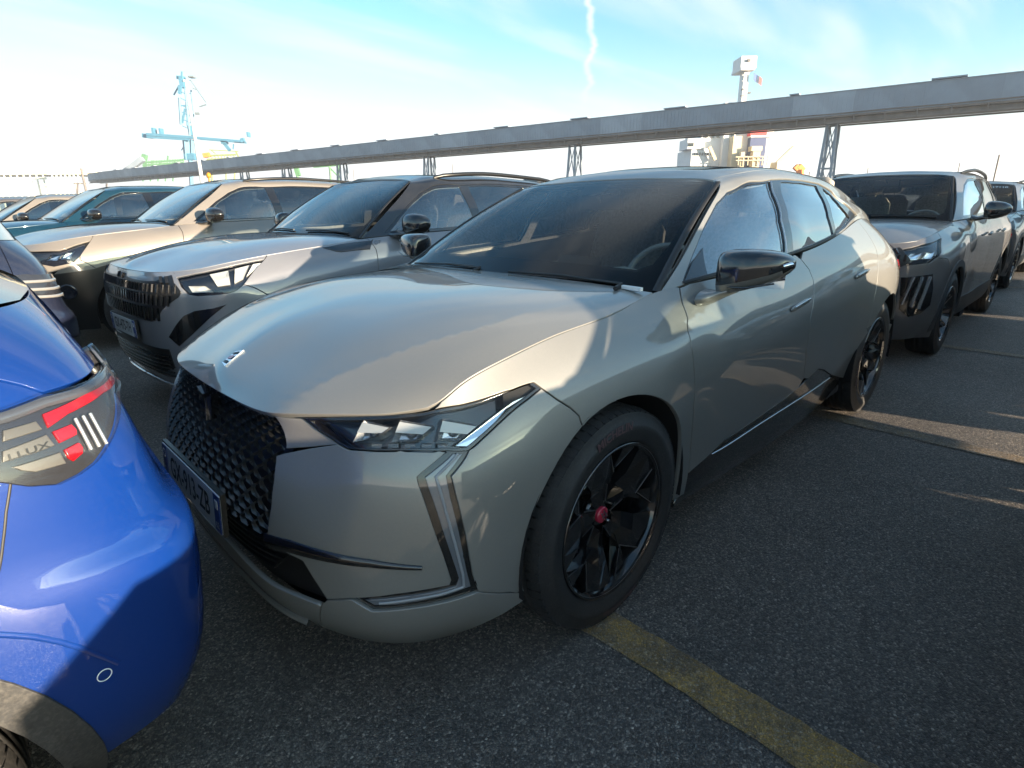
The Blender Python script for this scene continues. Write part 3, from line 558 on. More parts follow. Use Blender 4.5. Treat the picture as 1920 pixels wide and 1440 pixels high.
def mesh_from(name, P, faces, NN, mirror=False, sym=False):
    if mirror:
        P = P*np.array([1, -1, 1]); NN = NN*np.array([1, -1, 1]); faces = [f[::-1] for f in faces]
    if sym:
        n = len(P); Q = P*np.array([1, -1, 1]); M = NN*np.array([1, -1, 1]); mid = np.abs(P[:, 1]) < 2e-3
        P = P.copy(); P[mid, 1] = 0; NN = NN.copy(); NN[mid, 1] = 0
        idx = np.where(mid, np.arange(n), np.arange(n)+n)
        keep = np.concatenate([np.ones(n, bool), ~mid]); ren = np.cumsum(keep)-1
        idx = ren[idx]; faces = faces+[tuple(int(idx[i]) for i in f[::-1]) for f in faces]
        P = np.vstack([P, Q[~mid]]); NN = np.vstack([NN, M[~mid]])
    me = bpy.data.meshes.new(name); me.from_pydata([tuple(p) for p in P], [], faces); me.update()
    me.polygons.foreach_set('use_smooth', [True]*len(me.polygons))
    me.normals_split_custom_set_from_vertices([tuple(n/(np.linalg.norm(n)+1e-9)) for n in NN])
    return me
def panel(name, surf, outline, m, parent, holes=(), mirror=False, sym=False, **k):
    P, F, NN = cut(surf, outline, holes, sym=sym, **k)
    return obj(name, mesh_from(name, P, F, NN, mirror, sym), m, parent)
def inv(surf, tgt, ax=(0, 2), uv0=None):
    """(u,v) where the surface has the wanted pair of coordinates"""
    if not hasattr(surf, '_g'):
        u = np.linspace(surf.ku[0], surf.u1, 90); v = np.linspace(surf.kv[0], surf.v1, 40); U, V = np.meshgrid(u, v)
        surf._g = (U.ravel(), V.ravel(), surf.P(U.ravel(), V.ravel()))
    U, V, P = surf._g; o = []
    for t in tgt:
        t = np.array(t, float); d = ((P[:, list(ax)]-t)**2).sum(1)
        k = d.argmin(); u, v = U[k], V[k]
        for _ in range(6):
            p = surf.P(u, v)[0][list(ax)]; e = 1e-3
            pu = (surf.P(u+e, v)[0][list(ax)]-p)/e; pv = (surf.P(u, v+e)[0][list(ax)]-p)/e
            if u+e > surf.u1: pu = (p-surf.P(u-e, v)[0][list(ax)])/e
            if v+e > surf.v1: pv = (p-surf.P(u, v-e)[0][list(ax)])/e
            J = np.array([pu, pv]).T
            if abs(np.linalg.det(J)) < 1e-9: break
            du = np.linalg.solve(J, t-p); s_ = min(1, .15/(np.linalg.norm(du)+1e-9)); u = float(np.clip(u+du[0]*s_, surf.ku[0], surf.u1)); v = float(np.clip(v+du[1]*s_, surf.kv[0], surf.v1))
        o.append((u, v))
    return o
def row_uv(surf, u0, u1, v, step=.03):
    n = max(2, int(abs(u1-u0)/step)); return [(float(u), v) for u in np.linspace(u0, u1, n+1)]
def col_uv(surf, u, v0, v1, step=.03):
    n = max(2, int(abs(v1-v0)/step)); return [(u, float(v)) for v in np.linspace(v0, v1, n+1)]
def on_surf(mb_pts, surf, off=0):
    uv = np.array(mb_pts); return surf.P(uv[:, 0], uv[:, 1])+surf.N(uv[:, 0], uv[:, 1])*off
def strip_on(name, surf, line, width, m, parent, off=.001, mirror=False, thick=.003, taper=None):
    """a thin raised strip that follows a uv line"""
    ln = densify(line, .015, closed=False); P = on_surf(ln, surf, off); Nn = surf.N(*np.array(ln).T)
    T = np.gradient(P, axis=0); T /= np.linalg.norm(T, axis=1)[:, None]; B = np.cross(Nn, T)
    vs = []; fs = []
    for i in range(len(P)):
        w_ = width*(taper[0]+(taper[1]-taper[0])*i/(len(P)-1) if taper else 1)/2
        for s_, h in ((-1, 0), (-.8, thick), (.8, thick), (1, 0)): vs.append(P[i]+B[i]*w_*s_+Nn[i]*h)
    for i in range(len(P)-1):
        for k in range(3): fs.append((i*4+k, i*4+k+1, i*4+5+k, i*4+4+k))
    mb = MB(); vs = np.array(vs)*(np.array([1, -1, 1]) if mirror else 1); mb.add(vs, fs, True)
    return mb.build(name, m, parent)
# ---------------------------------------------------------------- shared car parts
def make_tyre(r, w, rr, text=None, seed=0):
    """tyre about the y axis, outer face towards +y, centre at 0"""
    h = w/2; mb = MB()
    prof = [(-h*.78, rr), (-h*.95, rr+.015), (-h*1.02, (r+rr)/2), (-h*.97, r-.028), (-h*.86, r-.010), (-h*.74, r-.003)]
    for g in (-.5, -.17, .17, .5):
        prof += [(h*(g-.055), r), (h*(g-.05), r-.008), (h*(g+.05), r-.008), (h*(g+.055), r)]
    prof += [(h*.74, r-.003), (h*.86, r-.010), (h*.90, r-.012), (h*.90, r-.016), (h*.97, r-.030), (h*1.02, (r+rr)/2+.006), (h*1.035, (r+rr)/2+.004), (h*1.035, (r+rr)/2-.010), (h*1.0, rr+.028), (h*.97, rr+.016), (h*.96, rr+.008), (h*.88, rr+.001), (h*.78, rr-.004)]
    mb.lathe(prof, 96)
    # shoulder sipes
    nb = 72
    for k in range(nb):
        a = 2*math.pi*k/nb; c, s_ = math.cos(a), math.sin(a)
        for sg in (-1, 1):
            p0 = Vector((c*(r-.002), sg*h*.56, s_*(r-.002))); p1 = Vector((c*(r-.011), sg*h*.90, s_*(r-.011)))
            mb.bar(p0, p1, r*2*math.pi/nb*.80, .007, up=(c, 0, s_))
    return mb
def ring_text(mb, s, size, rad, y, ang, bold=.01):
    vs, fs = text_geo(s, size, bold)
    o = []
    for x, z in vs:
        a = ang+x/rad; q = rad+z; o.append((q*math.cos(a), y, q*math.sin(a)))
    mb.add(o, fs); return mb
def build_wheel(parent, cx, cy, r, w, rr, style, side=1, text=None, rz=0, spin=0):
    """wheel as a part (rim) with its own sub-parts; side=+1 left of the car"""
    e = bpy.data.objects.new('wheel', make_rim_mesh(rr, w, style)); COL.objects.link(e); e.parent = parent
    e.location = (cx, cy*side, r); e.rotation_euler = (0, spin, rz+(math.pi if side < 0 else 0))
    key = ('tyre', round(r, 3), round(w, 3), round(rr, 3), bool(text))
    if key not in MESH:
        mb = make_tyre(r, w, rr); o = mb.build('tyre', 'rubber'); MESH[key] = o.data; bpy.data.objects.remove(o)
        if text:
            for q_, (tx, sz_, an_) in enumerate(((text[0], .038, 82), (text[1], .020, 265))):
                mb = MB(); ring_text(mb, tx, sz_, (r+rr)/2+.006, w/2*1.035+.0015, R(an_)+spin, .02)
                o = mb.build('tyre_lettering', 'tyre_letter', fix=False); MESH[('tl', q_, key)] = o.data; bpy.data.objects.remove(o)
    t = obj('tyre', MESH[key], None, e)
    if text:
        for q_ in (0, 1): obj('tyre_lettering', MESH[('tl', q_, key)], None, e)
    key = ('brake', round(rr, 2))
    if key not in MESH:
        mb = MB(); mb.lathe([(-.005, .05), (-.005, rr*.62), (-.03, rr*.62), (-.03, .05)], 40, close=True); mb.lathe([(0, .0), (0, .07), (-.04, .075)], 24)
        o = mb.build('brake_disc', 'disc_metal'); MESH[key] = o.data; bpy.data.objects.remove(o)
        mb = MB()
        for k in range(7):
            a = R(188+k*7); mb.box((math.cos(a)*rr*.57, -.012, math.sin(a)*rr*.57), (.026, .06, rr*.26), rot=Matrix.Rotation(-a+math.pi/2, 3, 'Y'))
        o = mb.build('brake_caliper', 'caliper'); MESH[('cal', key)] = o.data; bpy.data.objects.remove(o)
    b = obj('brake_disc', MESH[key], None, e)
    b = obj('brake_caliper', MESH[('cal', key)], None, e)
    b.rotation_euler = (0, -spin+(math.pi if side > 0 else 0), 0)
    return e
MESH = {}
def make_rim_mesh(rr, w, style):
    key = ('rim', round(rr, 3), round(w, 3), style)
    if key in MESH: return MESH[key]
    mb = MB(); h = w/2
    mb.cur = 0
    # barrel and flange
    mb.lathe([(h*.90, rr-.012), (h*.96, rr-.004), (h*.99, rr), (h*.93, rr+.003), (h*.80, rr+.002)], 96)
    mb.lathe([(h*.90, rr-.012), (h*.62, rr-.022), (h*.2, rr-.035), (-h*.6, rr-.04), (-h*.95, rr-.01)], 72)
    if style == 'star':
        mb.cur = 1; mb.lathe([(h*.945, rr-.0065), (h*.952, rr-.0045)], 96, smooth=True); mb.cur = 0
        mb.lathe([(h*.42, 0), (h*.42, .03), (h*.40, .058), (h*.25, .068), (-.02, .07)], 40)
        n = 5; yo = h*.80; yi = h*.46
        for k in range(n):
            a0 = math.pi/2+2*math.pi*k/n+.12
            def pt(rad, da, y): return (rad*math.cos(a0+da), y, rad*math.sin(a0+da))
            R1 = rr-.014
            # forked paddle: outline in polar steps (radius, angle)
            L = [(.045, -.60), (.105, -.44), (R1*.64, -.40), (R1, -.44)]
            M_ = [(.045, .60), (.105, .40), (R1*.64, .36), (R1, .12)]
            fl = [pt(L[0][0], L[0][1], yi), pt(L[1][0], L[1][1], yi+.004), pt(L[2][0], L[2][1], (yi+yo)/2+.004), pt(L[3][0], L[3][1], yo)]
            fm = [pt(.05, 0, yi+.012), pt(.105, -.02, yi+.018), pt(R1*.66, -.04, (yi+yo)/2+.018), pt(R1, -.17, yo+.004)]
            fr = [pt(M_[0][0], M_[0][1], yi), pt(M_[1][0], M_[1][1], yi+.004), pt(M_[2][0], M_[2][1], (yi+yo)/2+.004), pt(M_[3][0], M_[3][1], yo)]
            vs = fl+fm+fr; back = [(x, y-.032, z) for x, y, z in fl+fr]
            b = len(vs)
            fs = [(i, i+1, i+5, i+4) for i in range(3)]+[(i+4, i+5, i+9, i+8) for i in range(3)]
            fs += [(i+1, i, b+i, b+i+1) for i in range(3)]+[(i+8, i+9, b+i+5, b+i+4) for i in range(3)]
            mb.add(vs+back, fs)
            # angled blade crossing to the next paddle
            q0 = pt(R1*.64, .30, (yi+yo)/2); q1 = pt(R1, .70, yo-.004); q2 = pt(R1, .46, yo-.004); q3 = pt(R1*.46, .30, (yi+yo)/2-.004)
            mb.prism([q0, q1, q2, q3], (0, -.022, 0))
            mb.cur = 1
            mb.bar(q0, q1, .002, .003, up=(0, 1, 0))
            mb.bar(fr[2], fr[3], .0028, .003, up=(0, 1, 0)); mb.bar(fr[0], fr[1], .0025, .003, up=(0, 1, 0))
            mb.cur = 0
        for k in range(5):
            a = 2*math.pi*k/5+.5; c = (.052*math.cos(a), h*.40, .052*math.sin(a)); mb.cur = 1; mb.lathe([(0, .0055), (.012, .0055), (.012, 0)], 8, c=c); mb.cur = 0
        mb.cur = 2; mb.lathe([(h*.40, .027), (h*.50, .027), (h*.52, .024), (h*.525, 0)], 32)
        mb.cur = 1; yy = h*.53
        for x0 in (-.010, .004): mb.box((x0, yy, .0), (.004, .002, .03), rot=Matrix.Rotation(R(14), 3, 'Y'))
        mb.box((-.003, yy, .007), (.016, .002, .003)); mb.box((-.0, yy, -.007), (.016, .002, .003))
    elif style == 'multi':
        mb.cur = 0; n = 5
        mb.lathe([(h*.42, 0), (h*.42, .03), (h*.38, .06), (h*.2, .07), (-.02, .07)], 32)
        for k in range(n):
            a0 = 2*math.pi*k/n+.3
            for da, db in ((-.30, -.17), (.17, .30)):
                R1 = rr-.012
                def pt(rad, aa, y): return (rad*math.cos(aa), y, rad*math.sin(aa))
                top = [pt(.05, a0+da*1.6, h*.42), pt(R1, a0+da*1.35, h*.82), pt(R1, a0+db*1.1, h*.82), pt(.05, a0+db*2.2, h*.42)]
                mb.cur = 0; mb.prism(top, (0, -.03, 0))
                mb.cur = 1; c = [(x, y+.002, z) for x, y, z in top]; s_ = [Vector(p) for p in c]
                i0 = s_[0].lerp(s_[3], .28); i1 = s_[1].lerp(s_[2], .18); i2 = s_[1].lerp(s_[2], .82); i3 = s_[0].lerp(s_[3], .72)
                mb.add([i0, i1, i2, i3], [(0, 1, 2, 3)])
        mb.cur = 0; mb.lathe([(h*.40, .03), (h*.48, .03), (h*.50, .0)], 24)
    o = mb.build('rim', ['wheel_black', 'wheel_grey', 'red_badge']); me = o.data; bpy.data.objects.remove(o)
    MESH[key] = me; return me
def build_mirror(parent, side, C0, tip, size, cap_m, lower_m, arm_root, chrome_tip=False):
    """door mirror: rounded shell lofted across the car, arm, glass, indicator; C0 = inner end centre"""
    mb = MB(); n = 20; secs = []
    (x0, y0, z0), (x1, y1, z1) = C0, tip; hx, hz_ = size
    ang = chrome_tip
    st = [(0, .15, .35), (.012, .62, .82), (.05, .86, .96), (.16, 1, 1.0), (.40, 1, .90), (.62, .95, .76), (.80, .82, .58), (.92, .60, .38), (.985, .30, .20), (1.0, .10, .08)] if ang else [(0, .10, .12), (.02, .70, .72), (.08, .90, .95), (.22, 1, 1.0), (.45, 1, .96), (.70, .92, .80), (.88, .72, .55), (.97, .45, .30), (1.0, .12, .08)]
    vs = []
    for f, ax, az in st:
        c = Vector((x0+(x1-x0)*f, y0+(y1-y0)*f, z0+(z1-z0)*f))
        for k in range(n):
            t = 2*math.pi*k/n; cc, ss = math.cos(t), math.sin(t)
            ex = .55 if ang else .75; px = abs(cc)**ex*math.copysign(1, cc); pz = abs(ss)**ex*math.copysign(1, ss)
            if px < 0: px *= .55
            vs.append((c.x+px*ax*hx, (c.y)*1.0, c.z+pz*az*hz_))
    fs = [(i*n+k, i*n+(k+1) % n, (i+1)*n+(k+1) % n, (i+1)*n+k) for i in range(len(st)-1) for k in range(n)]+[tuple(range(n)), tuple(range((len(st)-1)*n, len(st)*n))[::-1]]
    V = np.array(vs)*np.array([1, side, 1])
    def split(lo):
        out = []
        for f in fs:
            if len(f) > 4: 
                if not lo: out.append(f)
                continue
            k = f[0] % n; isl = 10 <= k < 20-0
            cy_ = np.mean([vs[i][1] for i in f]); zc_ = z0+(z1-z0)*min(1, max(0, (cy_-y0)/(y1-y0))); zlow = np.mean([vs[i][2] for i in f]) < zc_-hz_*(.50 if ang else .62)*(1-.55*min(1, max(0, (cy_-y0)/(y1-y0))))
            if zlow == lo: out.append(f)
        return out
    m1 = MB().add(V, split(False), True).build('door_mirror', cap_m, parent)
    MB().add(V, split(True), True).build('mirror_base_shell', lower_m, m1)
    g = MB(); yc = (y0+y1)/2; L = abs(y1-y0)
    g.add([(x0-hx*.50, side*(yc-L*.40), z0-hz_*.75), (x0-hx*.50, side*(yc+L*.36), z0-hz_*.6), (x0-hx*.50, side*(yc+L*.36), z0+hz_*.6), (x0-hx*.50, side*(yc-L*.40), z0+hz_*.75)], [(0, 1, 2, 3)]); g.build('mirror_glass', 'chrome', m1)
    a = Vector(arm_root); b = Vector((x0+.01, y0+L*.22, z0-hz_*.72))
    ar = MB(); pts = [a, a.lerp(b, .35)+Vector((0, 0, -.006)), a.lerp(b, .7), b]
    prev = []
    for i, (p, wx, wz) in enumerate(zip(pts, (.075, .05, .045, .06), (.030, .020, .018, .014))):
        prev.append([(p.x+math.cos(2*math.pi*k/12)*wx, side*p.y, p.z+math.sin(2*math.pi*k/12)*wz) for k in range(12)])
    vv = [q for r_ in prev for q in r_]; ar.add(vv, [(i*12+k, i*12+(k+1) % 12, (i+1)*12+(k+1) % 12, (i+1)*12+k) for i in range(3) for k in range(12)]+[tuple(range(12)), tuple(range(36, 48))], True)
    ar.build('mirror_arm', lower_m, m1)
    ind = MB().tube([(x0+hx*.80, side*(y0+L*.15), z0-hz_*.52), (x0+hx*.86, side*(y0+L*.5), z0-hz_*.48), (x0+hx*.60, side*(y0+L*.88), z0-hz_*.22)], [.003, .004, .003], 6); ind.build('indicator', 'gloss_black', m1)
    if chrome_tip:
        MB().tube([(x0+hx*.35, side*(y0+L*.93), z1-.004), (x0+hx*.1, side*(y1+.002), z1+.002), (x0-.01, side*(y1-.008), z1+.004)], [.006, .008, .005], 8).build('mirror_lamp', 'lens_clear', m1)
    return m1
def build_seat(parent, x, y, z, m='seat', name='front_seat', light=False):
    mb = MB()
    def cushion(c, d, rot=None):
        # rounded box via subdivided grid
        sx, sy, sz = [k/2 for k in d]; n = 5; vs = []; fs = []
        for i in range(7):
            v = -math.pi/2+math.pi*i/6
            for j in range(16):
                u = 2*math.pi*j/16
                e = .45; cu, su, cv, sv = math.cos(u), math.sin(u), math.cos(v), math.sin(v)
                q = Vector((sx*abs(cv)**e*abs(cu)**e*math.copysign(1, cu), sy*abs(cv)**e*abs(su)**e*math.copysign(1, su), sz*abs(sv)**e*math.copysign(1, sv)))
                if rot is not None: q = rot @ q
                vs.append(q+Vector(c))
        for i in range(6):
            for j in range(16): fs.append((i*16+j, i*16+(j+1) % 16, (i+1)*16+(j+1) % 16, (i+1)*16+j))
        mb.add(vs, fs, True)
    rt = Matrix.Rotation(R(-17), 3, 'Y')
    cushion((x, y, z), (.54, .52, .16))
    cushion((x-.34, y, z+.34), (.14, .50, .64), rt)
    s_ = mb.build(name, m, parent)
    mb = MB()
    cushion((x-.475, y, z+.755), (.10, .26, .18), rt); mb.tube([(x-.44, y-.06, z+.6), (x-.465, y-.06, z+.70)], .007, 6); mb.tube([(x-.44, y+.06, z+.6), (x-.465, y+.06, z+.70)], .007, 6)
    mb.build('headrest', m, s_)
    return s_
def build_steering(parent, x, y, z, r=.185, tilt=24):
    mb = MB(); rot = Matrix.Rotation(R(-tilt), 3, 'Y'); c = Vector((x, y, z)); n = 36; vs = []
    for i in range(n):
        a = 2*math.pi*i/n
        for k in range(8):
            b = 2*math.pi*k/8; rr_ = r+.014*math.cos(b); vs.append(c+rot @ Vector((.014*math.sin(b), rr_*math.cos(a), rr_*.92*math.sin(a))))
    mb.add(vs, [(i*8+k, i*8+(k+1) % 8, ((i+1) % n)*8+(k+1) % 8, ((i+1) % n)*8+k) for i in range(n) for k in range(8)], True)
    for a in (-8, 188, 270): mb.bar(c, c+rot @ Vector((0, r*math.cos(R(a)), r*.92*math.sin(R(a)))), .035, .015, up=(1, 0, 0))
    mb.box(c, (.05, .13, .11), rot=rot); mb.tube([c+Vector((.02, 0, 0)), c+Vector((.30, 0, -.14))], .035, 10)
    return mb.build('steering_wheel', 'wheelrim_leather', parent)
def plate(parent, c, ang, txt, region, w=.52, h=.11, tilt=0, name='number_plate', back=False):
    """number plate facing +x (rotated by ang about z)"""
    rot = Matrix.Rotation(ang, 3, 'Z') @ Matrix.Rotation(tilt, 3, 'Y'); c = Vector(c)
    def P(x, y, d=0): return c+rot @ Vector((d, x, y))
    b = MB(); b.box(c+rot @ Vector((-.006, 0, 0)), (.012, w+.014, h+.014), rot=rot); pl = b.build(name, 'plate_black', parent)
    f = MB(); f.box(c+rot @ Vector((.001, 0, 0)), (.004, w, h), rot=rot); f.build('plate_face', 'plate_white', pl)
    for sg in (-1, 1): MB().box(c+rot @ Vector((.0025, sg*(w/2-.021), 0)), (.004, .042, h-.002), rot=rot).build('plate_band', 'plate_blue', pl)
    t = MB(); text_on(t, txt, h*.86, lambda x, y: P(x, y-.002, .0045), .012, sx=.80*(w/.52)); t.build('plate_lettering', 'plate_black', pl, fix=False)
    t = MB(); text_on(t, 'F', .032, lambda x, y: P(x-(w/2-.021), y-.03, .0055), .01); text_on(t, region, .026, lambda x, y: P(x+(w/2-.021), y-.034, .0055), .01)
    for k in range(12):
        a = 2*math.pi*k/12; t.box(P(-(w/2-.021)+.013*math.cos(a), .028+.013*math.sin(a), .005), (.001, .003, .003), rot=rot)
    t.box(P((w/2-.021), .026, .005), (.001, .020, .024), rot=rot)
    tag(t.build('plate_band_print', 'plate_white', pl, fix=False), kind='stuff')
    return pl
# ---------------------------------------------------------------- the grey fastback in the middle
def fix_sgn(S):
    for s in S.values():
        u = s.ku.mean(); v = s.kv.mean(); s.sgn = 1.0; nn = s.N(u, v)[0]; p = s.P(u, v)[0]
        s.sgn = 1.0 if nn @ np.array([p[0]+1.4, p[1], p[2]-.6]) > 0 else -1.0
    return S
def wheel_house(parent, cx, r, yin, yout, side):
    mb = MB(); n = 28; vs = []
    a0, a1 = R(-10), R(190)
    for i in range(n+1):
        a = a0+(a1-a0)*i/n; x, z = cx+r*math.cos(a), r_c+r*math.sin(a)
        vs += [(x, side*yin, z), (x, side*yout, z)]
    fs = [(2*i, 2*i+1, 2*i+3, 2*i+2) for i in range(n)]
    vs.append((cx, side*yin, r_c)); fs += [(2*i, 2*i+2, 2*(n+1)) for i in range(n)]
    mb.add(vs, fs, True); return mb.build('wheel_arch_liner', 'cavity', parent, fix=False)
r_c = .354
def build_ds():
    S = fix_sgn(ds_surfaces()); belt, hood, screen, house = S['belt'], S['hood'], S['screen'], S['house']
    U = UV_DS; U['door_m'][-1] = U['sill_top'][5]; v1 = belt.v1; PAINT = paint('paint_grey', (.200, .195, .182), .22, .42)
    car = thing('parked_car', 'grey fastback car with black diamond grille and black star wheels, nearest and in the middle', 'car')
    # feature creases as true relief
    def ridge(surf, line, amp, wd):
        L_ = np.array(densify(line, .01, closed=False)); base = surf.P
        fade = np.clip(np.linspace(0, 1, len(L_))*5, 0, 1)*np.clip((1-np.linspace(0, 1, len(L_)))*2.2, 0, 1)
        def P(u, v):
            u = np.atleast_1d(np.asarray(u, float)); v = np.atleast_1d(np.asarray(v, float)); p = base(u, v)
            q = np.stack([u, v], 1); out = np.zeros(len(q))
            for s0 in range(0, len(q), 4000):
                d = np.sqrt(((q[s0:s0+4000, None]-L_[None])**2).sum(2)); k = d.argmin(1); out[s0:s0+4000] = amp*fade[k]*np.exp(-d[np.arange(len(k)), k]/wd)
            u2 = u+2e-3; a = base(u2, v)-base(u-2e-3, v); b = base(u, v+2e-3)-base(u, v-2e-3); n = np.cross(a, b); n /= np.linalg.norm(n, axis=1)[:, None]+1e-12
            return p+surf.sgn*n*out[:, None]
        surf.P = P
    ridge(hood, U['crease_h'], .0035, .05)
    ridge(belt, [U['crease_f'][0], U['crease_f'][9], U['crease_f'][2], U['crease_f'][3], U['crease_f'][4]], -.0055, .016)
    arcf = [(0+.397*math.cos(a), .354+.397*math.sin(a)) for a in np.linspace(R(187), R(-6), 34)]
    arcr = [(-2.675+.397*math.cos(a), .354+.397*math.sin(a)) for a in np.linspace(R(188), R(-8), 34)]   # rear -> front
    AF = inv(belt, arcf); AR = inv(belt, arcr)       # AF: rear bottom ... front bottom ; AR: back bottom ... front bottom
    # split front arch at the fender/bumper seam
    sx = U['seam_f'][-1]
    k = min(range(len(AF)), key=lambda i: (AF[i][0]-sx[0])**2+(AF[i][1]-sx[1])**2)
    seam_f = U['seam_f'][:-1]+[AF[k]]
    front_arc = AF[k:]; rear_arc = AF[:k+1]         # seam -> bumper bottom ; door side bottom -> seam
    head_top = U['head'][11:17]; head_bot = U['head'][2:12]
    uT5 = U['head'][16][0]; uA = U['door_f'][0][0]
    hw = .397
    low_v = lambda u, z: inv(belt, [(belt.P(u, .1)[0][0], z)])[0]
    bot_f = [low_v(u, .255) for u in np.linspace(AF[0][0], U['door_f'][-1][0], 3)]
    for side in (1, -1):
        mir = side < 0
        kw = dict(mirror=mir)
        wing = U['wing']; panel('grille_side_panel', belt, wing, PAINT, car, off=-.008, **kw)
        g = U['grille_r']; d = U['drl']
        b1 = [g[5], g[4], g[3], g[2]]+[(wing[5][0]+.004, wing[5][1]-.012)]+[wing[4]]+[U['head'][2]]+[(a, b-.001) for a, b in U['head'][3:7]]+[d[0], d[1], d[2], d[3], d[4], d[5], d[6], d[7], d[8], d[9]]+[U['intake'][4], U['intake'][3], U['intake'][2], U['intake'][1]]
        panel('front_bumper', belt, b1, PAINT, car, grid=.025, **kw)
        b2 = [d[19]]+U['head'][7:12]+seam_f+front_arc[1:]+U['seam_low2'][::-1][1:]+d[15:19][::1]
        b2 = [d[19]]+U['head'][7:12]+seam_f+front_arc[1:-1]+[U['seam_low2'][-1]]+[U['seam_low2'][1], U['seam_low2'][0]]+[d[15], d[16], d[17], d[18]]
        panel('bumper_corner', belt, b2, PAINT, car, grid=.025, **kw)
        lb = U['lipbottom']
        lip = [U['intake'][5], U['intake'][4], U['seam_low'][1], d[10], d[11], d[12], d[13], d[14], U['seam_low2'][1], U['seam_low2'][2]]+[(lb[9][0], lb[9][1])]+[(a, max(0.0, b)) for a, b in lb[:9][::-1]]
        lip = [U['intake'][5], U['intake'][4], U['seam_low'][1], d[10], d[11], d[12], d[13], d[14], U['seam_low2'][1], U['seam_low2'][2], (AF[-1][0]+.0, AF[-1][1]), lb[9], lb[7], lb[6], (lb[5][0], .005), (.70, .002), (.60, .002), (lb[1][0]+.03, .002)]
        panel('bumper_lower', belt, lip, PAINT, car, grid=.025, **kw)
        # daytime lamp: black frame, grey glazing, light guides
        f_ = panel('running_lamp', belt, d, 'gloss_black', car, off=-.010, gap=-.003, rim=.02, grid=.02, **kw)
        panel('lamp_lens', belt, U['drl_glass'], 'drl_glazing', f_, off=-.004, gap=.001, rim=.008, grid=.015, **kw)
        dg = U['drl_glass']
        strip_on('light_guide', belt, [((dg[i][0]+dg[j][0])/2, (dg[i][1]+dg[j][1])/2) for i, j in ((0, 19), (1, 18), (3, 17), (4, 16), (5, 15), (6, 14))], .007, 'light_guide_grey', f_, off=-.003, mirror=mir)
        strip_on('light_guide_lower', belt, [((dg[i][0]+dg[j][0])/2, (dg[i][1]+dg[j][1])/2) for i, j in ((6, 14), (7, 13), (8, 12), (9, 11))], .007, 'light_guide_grey', f_, off=-.003, mirror=mir)
        strip_on('bumper_blade', belt, [U['blade'][0]]+[U['blade'][i] for i in (1, 2, 4, 5, 6)], .034, 'gloss_black', car, off=.0005, mirror=mir, thick=.006, taper=(1.25, .28))
        # fender
        fend = head_top+[(u, v1) for u in np.linspace(uT5+.02, uA-.01, 14)]+U['door_f'][:9]+[(U['door_f'][9][0], U['door_f'][9][1])]+[(U['door_f'][10][0]-.0, U['door_f'][10][1])]+bot_f[::-1]+rear_arc[1:]+seam_f[::-1][1:-1]
        panel('front_fender', belt, fend, PAINT, car, **kw)
        st = U['sill_top']
        arx = [p for p in AR if True]
        rdcut = inv(belt, [(-2.300, .60), (-2.315, .76), (-2.36, .90), (-2.42, 1.02)])
        uR = inv(belt, [(-2.425, 1.17)])[0][0]
        fd = U['door_f']+st[1:6]+U['door_m'][::-1]+[(u, v1) for u in np.linspace(U['door_m'][0][0], uA, 24)][1:-1]
        fdoor = panel('front_door', belt, fd, PAINT, car, grid=.035, **kw)
        ai = [p for p in AR if belt.P(*p)[0][2] < .60 and belt.P(*p)[0][0] > -2.6]     # front of the rear arch
        low = [p for p in ai][::-1]
        rd = U['door_m'][::-1][1:]+[(u, v1) for u in np.linspace(U['door_m'][0][0], uR, 22)][1:]+rdcut[::-1]+[p for p in ai if belt.P(*p)[0][2] < .59]+st[::-1][1:5]
        rdoor = panel('rear_door', belt, rd, PAINT, car, grid=.035, **kw)
        # quarter panel
        uq = belt.ku[20]+.05
        vb = inv(belt, [(-3.075, .42)])[0][1]
        q = [rdcut[0]]+rdcut[1:]+[(u, v1) for u in np.linspace(uR, uq, 18)]+col_uv(belt, uq, v1, .33)[1:]+[(belt.ku[19]+.05, .33)]+[p for p in AR if not (belt.P(*p)[0][2] < .60 and belt.P(*p)[0][0] > -2.6) and p[1] > .30]
        panel('quarter_panel', belt, q, PAINT, car, grid=.035, **kw)
        rb = [p for p in AR if belt.P(*p)[0][0] < -2.7 and p[1] <= .30]
        rbp = rb+[(belt.ku[19]+.05, .33), (belt.u1, .33), (belt.u1, .06)]+row_uv(belt, belt.u1, rb[0][0], .06)[1:]
        panel('rear_bumper', belt, rbp, PAINT, car, grid=.04, **kw)
        tg = [(uq, .33), (belt.u1, .33), (belt.u1, v1), (uq, v1)]
        panel('tailgate', belt, tg, PAINT, car, grid=.04, **kw)
        panel('tail_lamp', belt, [(belt.ku[18]+.16, .66), (belt.ku[19]+.15, .71), (belt.u1-.12, .71), (belt.u1-.12, .60), (belt.ku[19]+.15, .60)], 'red_lens_dark', car, off=.006, grid=.04, **kw)
        # sills
        sl_ = st+[low_v(u, .215) for u in np.linspace(st[-1][0]-.02, U['door_f'][-1][0]-.06, 12)]+[(AF[0][0]+.004, AF[0][1]-.01)]
        sill = panel('sill_trim', belt, sl_[:-1]+[low_v(AF[0][0]+.02, .235)], 'gloss_black', car, off=-.003, grid=.035, **kw)
        strip_on('sill_chrome', belt, U['chrome'], .007, 'satin_metal', sill, off=.0, mirror=mir)
        # near-black lining behind the panels, added for the shade in the gaps
        k_ = belt.ku
        ho = [[(cx+.415*math.cos(a), .354+.415*math.sin(a)) for a in np.linspace(R(215), R(-35), 26)] for cx in (0, -2.675)]
        pts = [(1.06, v1-.004)]+row_uv(belt, 1.06, k_[20], v1-.004)[1:]+[(k_[20], .12)]
        l2 = []
        for cx in (-2.675, 0):
            l2 += [p for p in inv(belt, [(cx+.412*math.cos(a), .354+.412*math.sin(a)) for a in np.linspace(R(191), R(-11), 18)])]
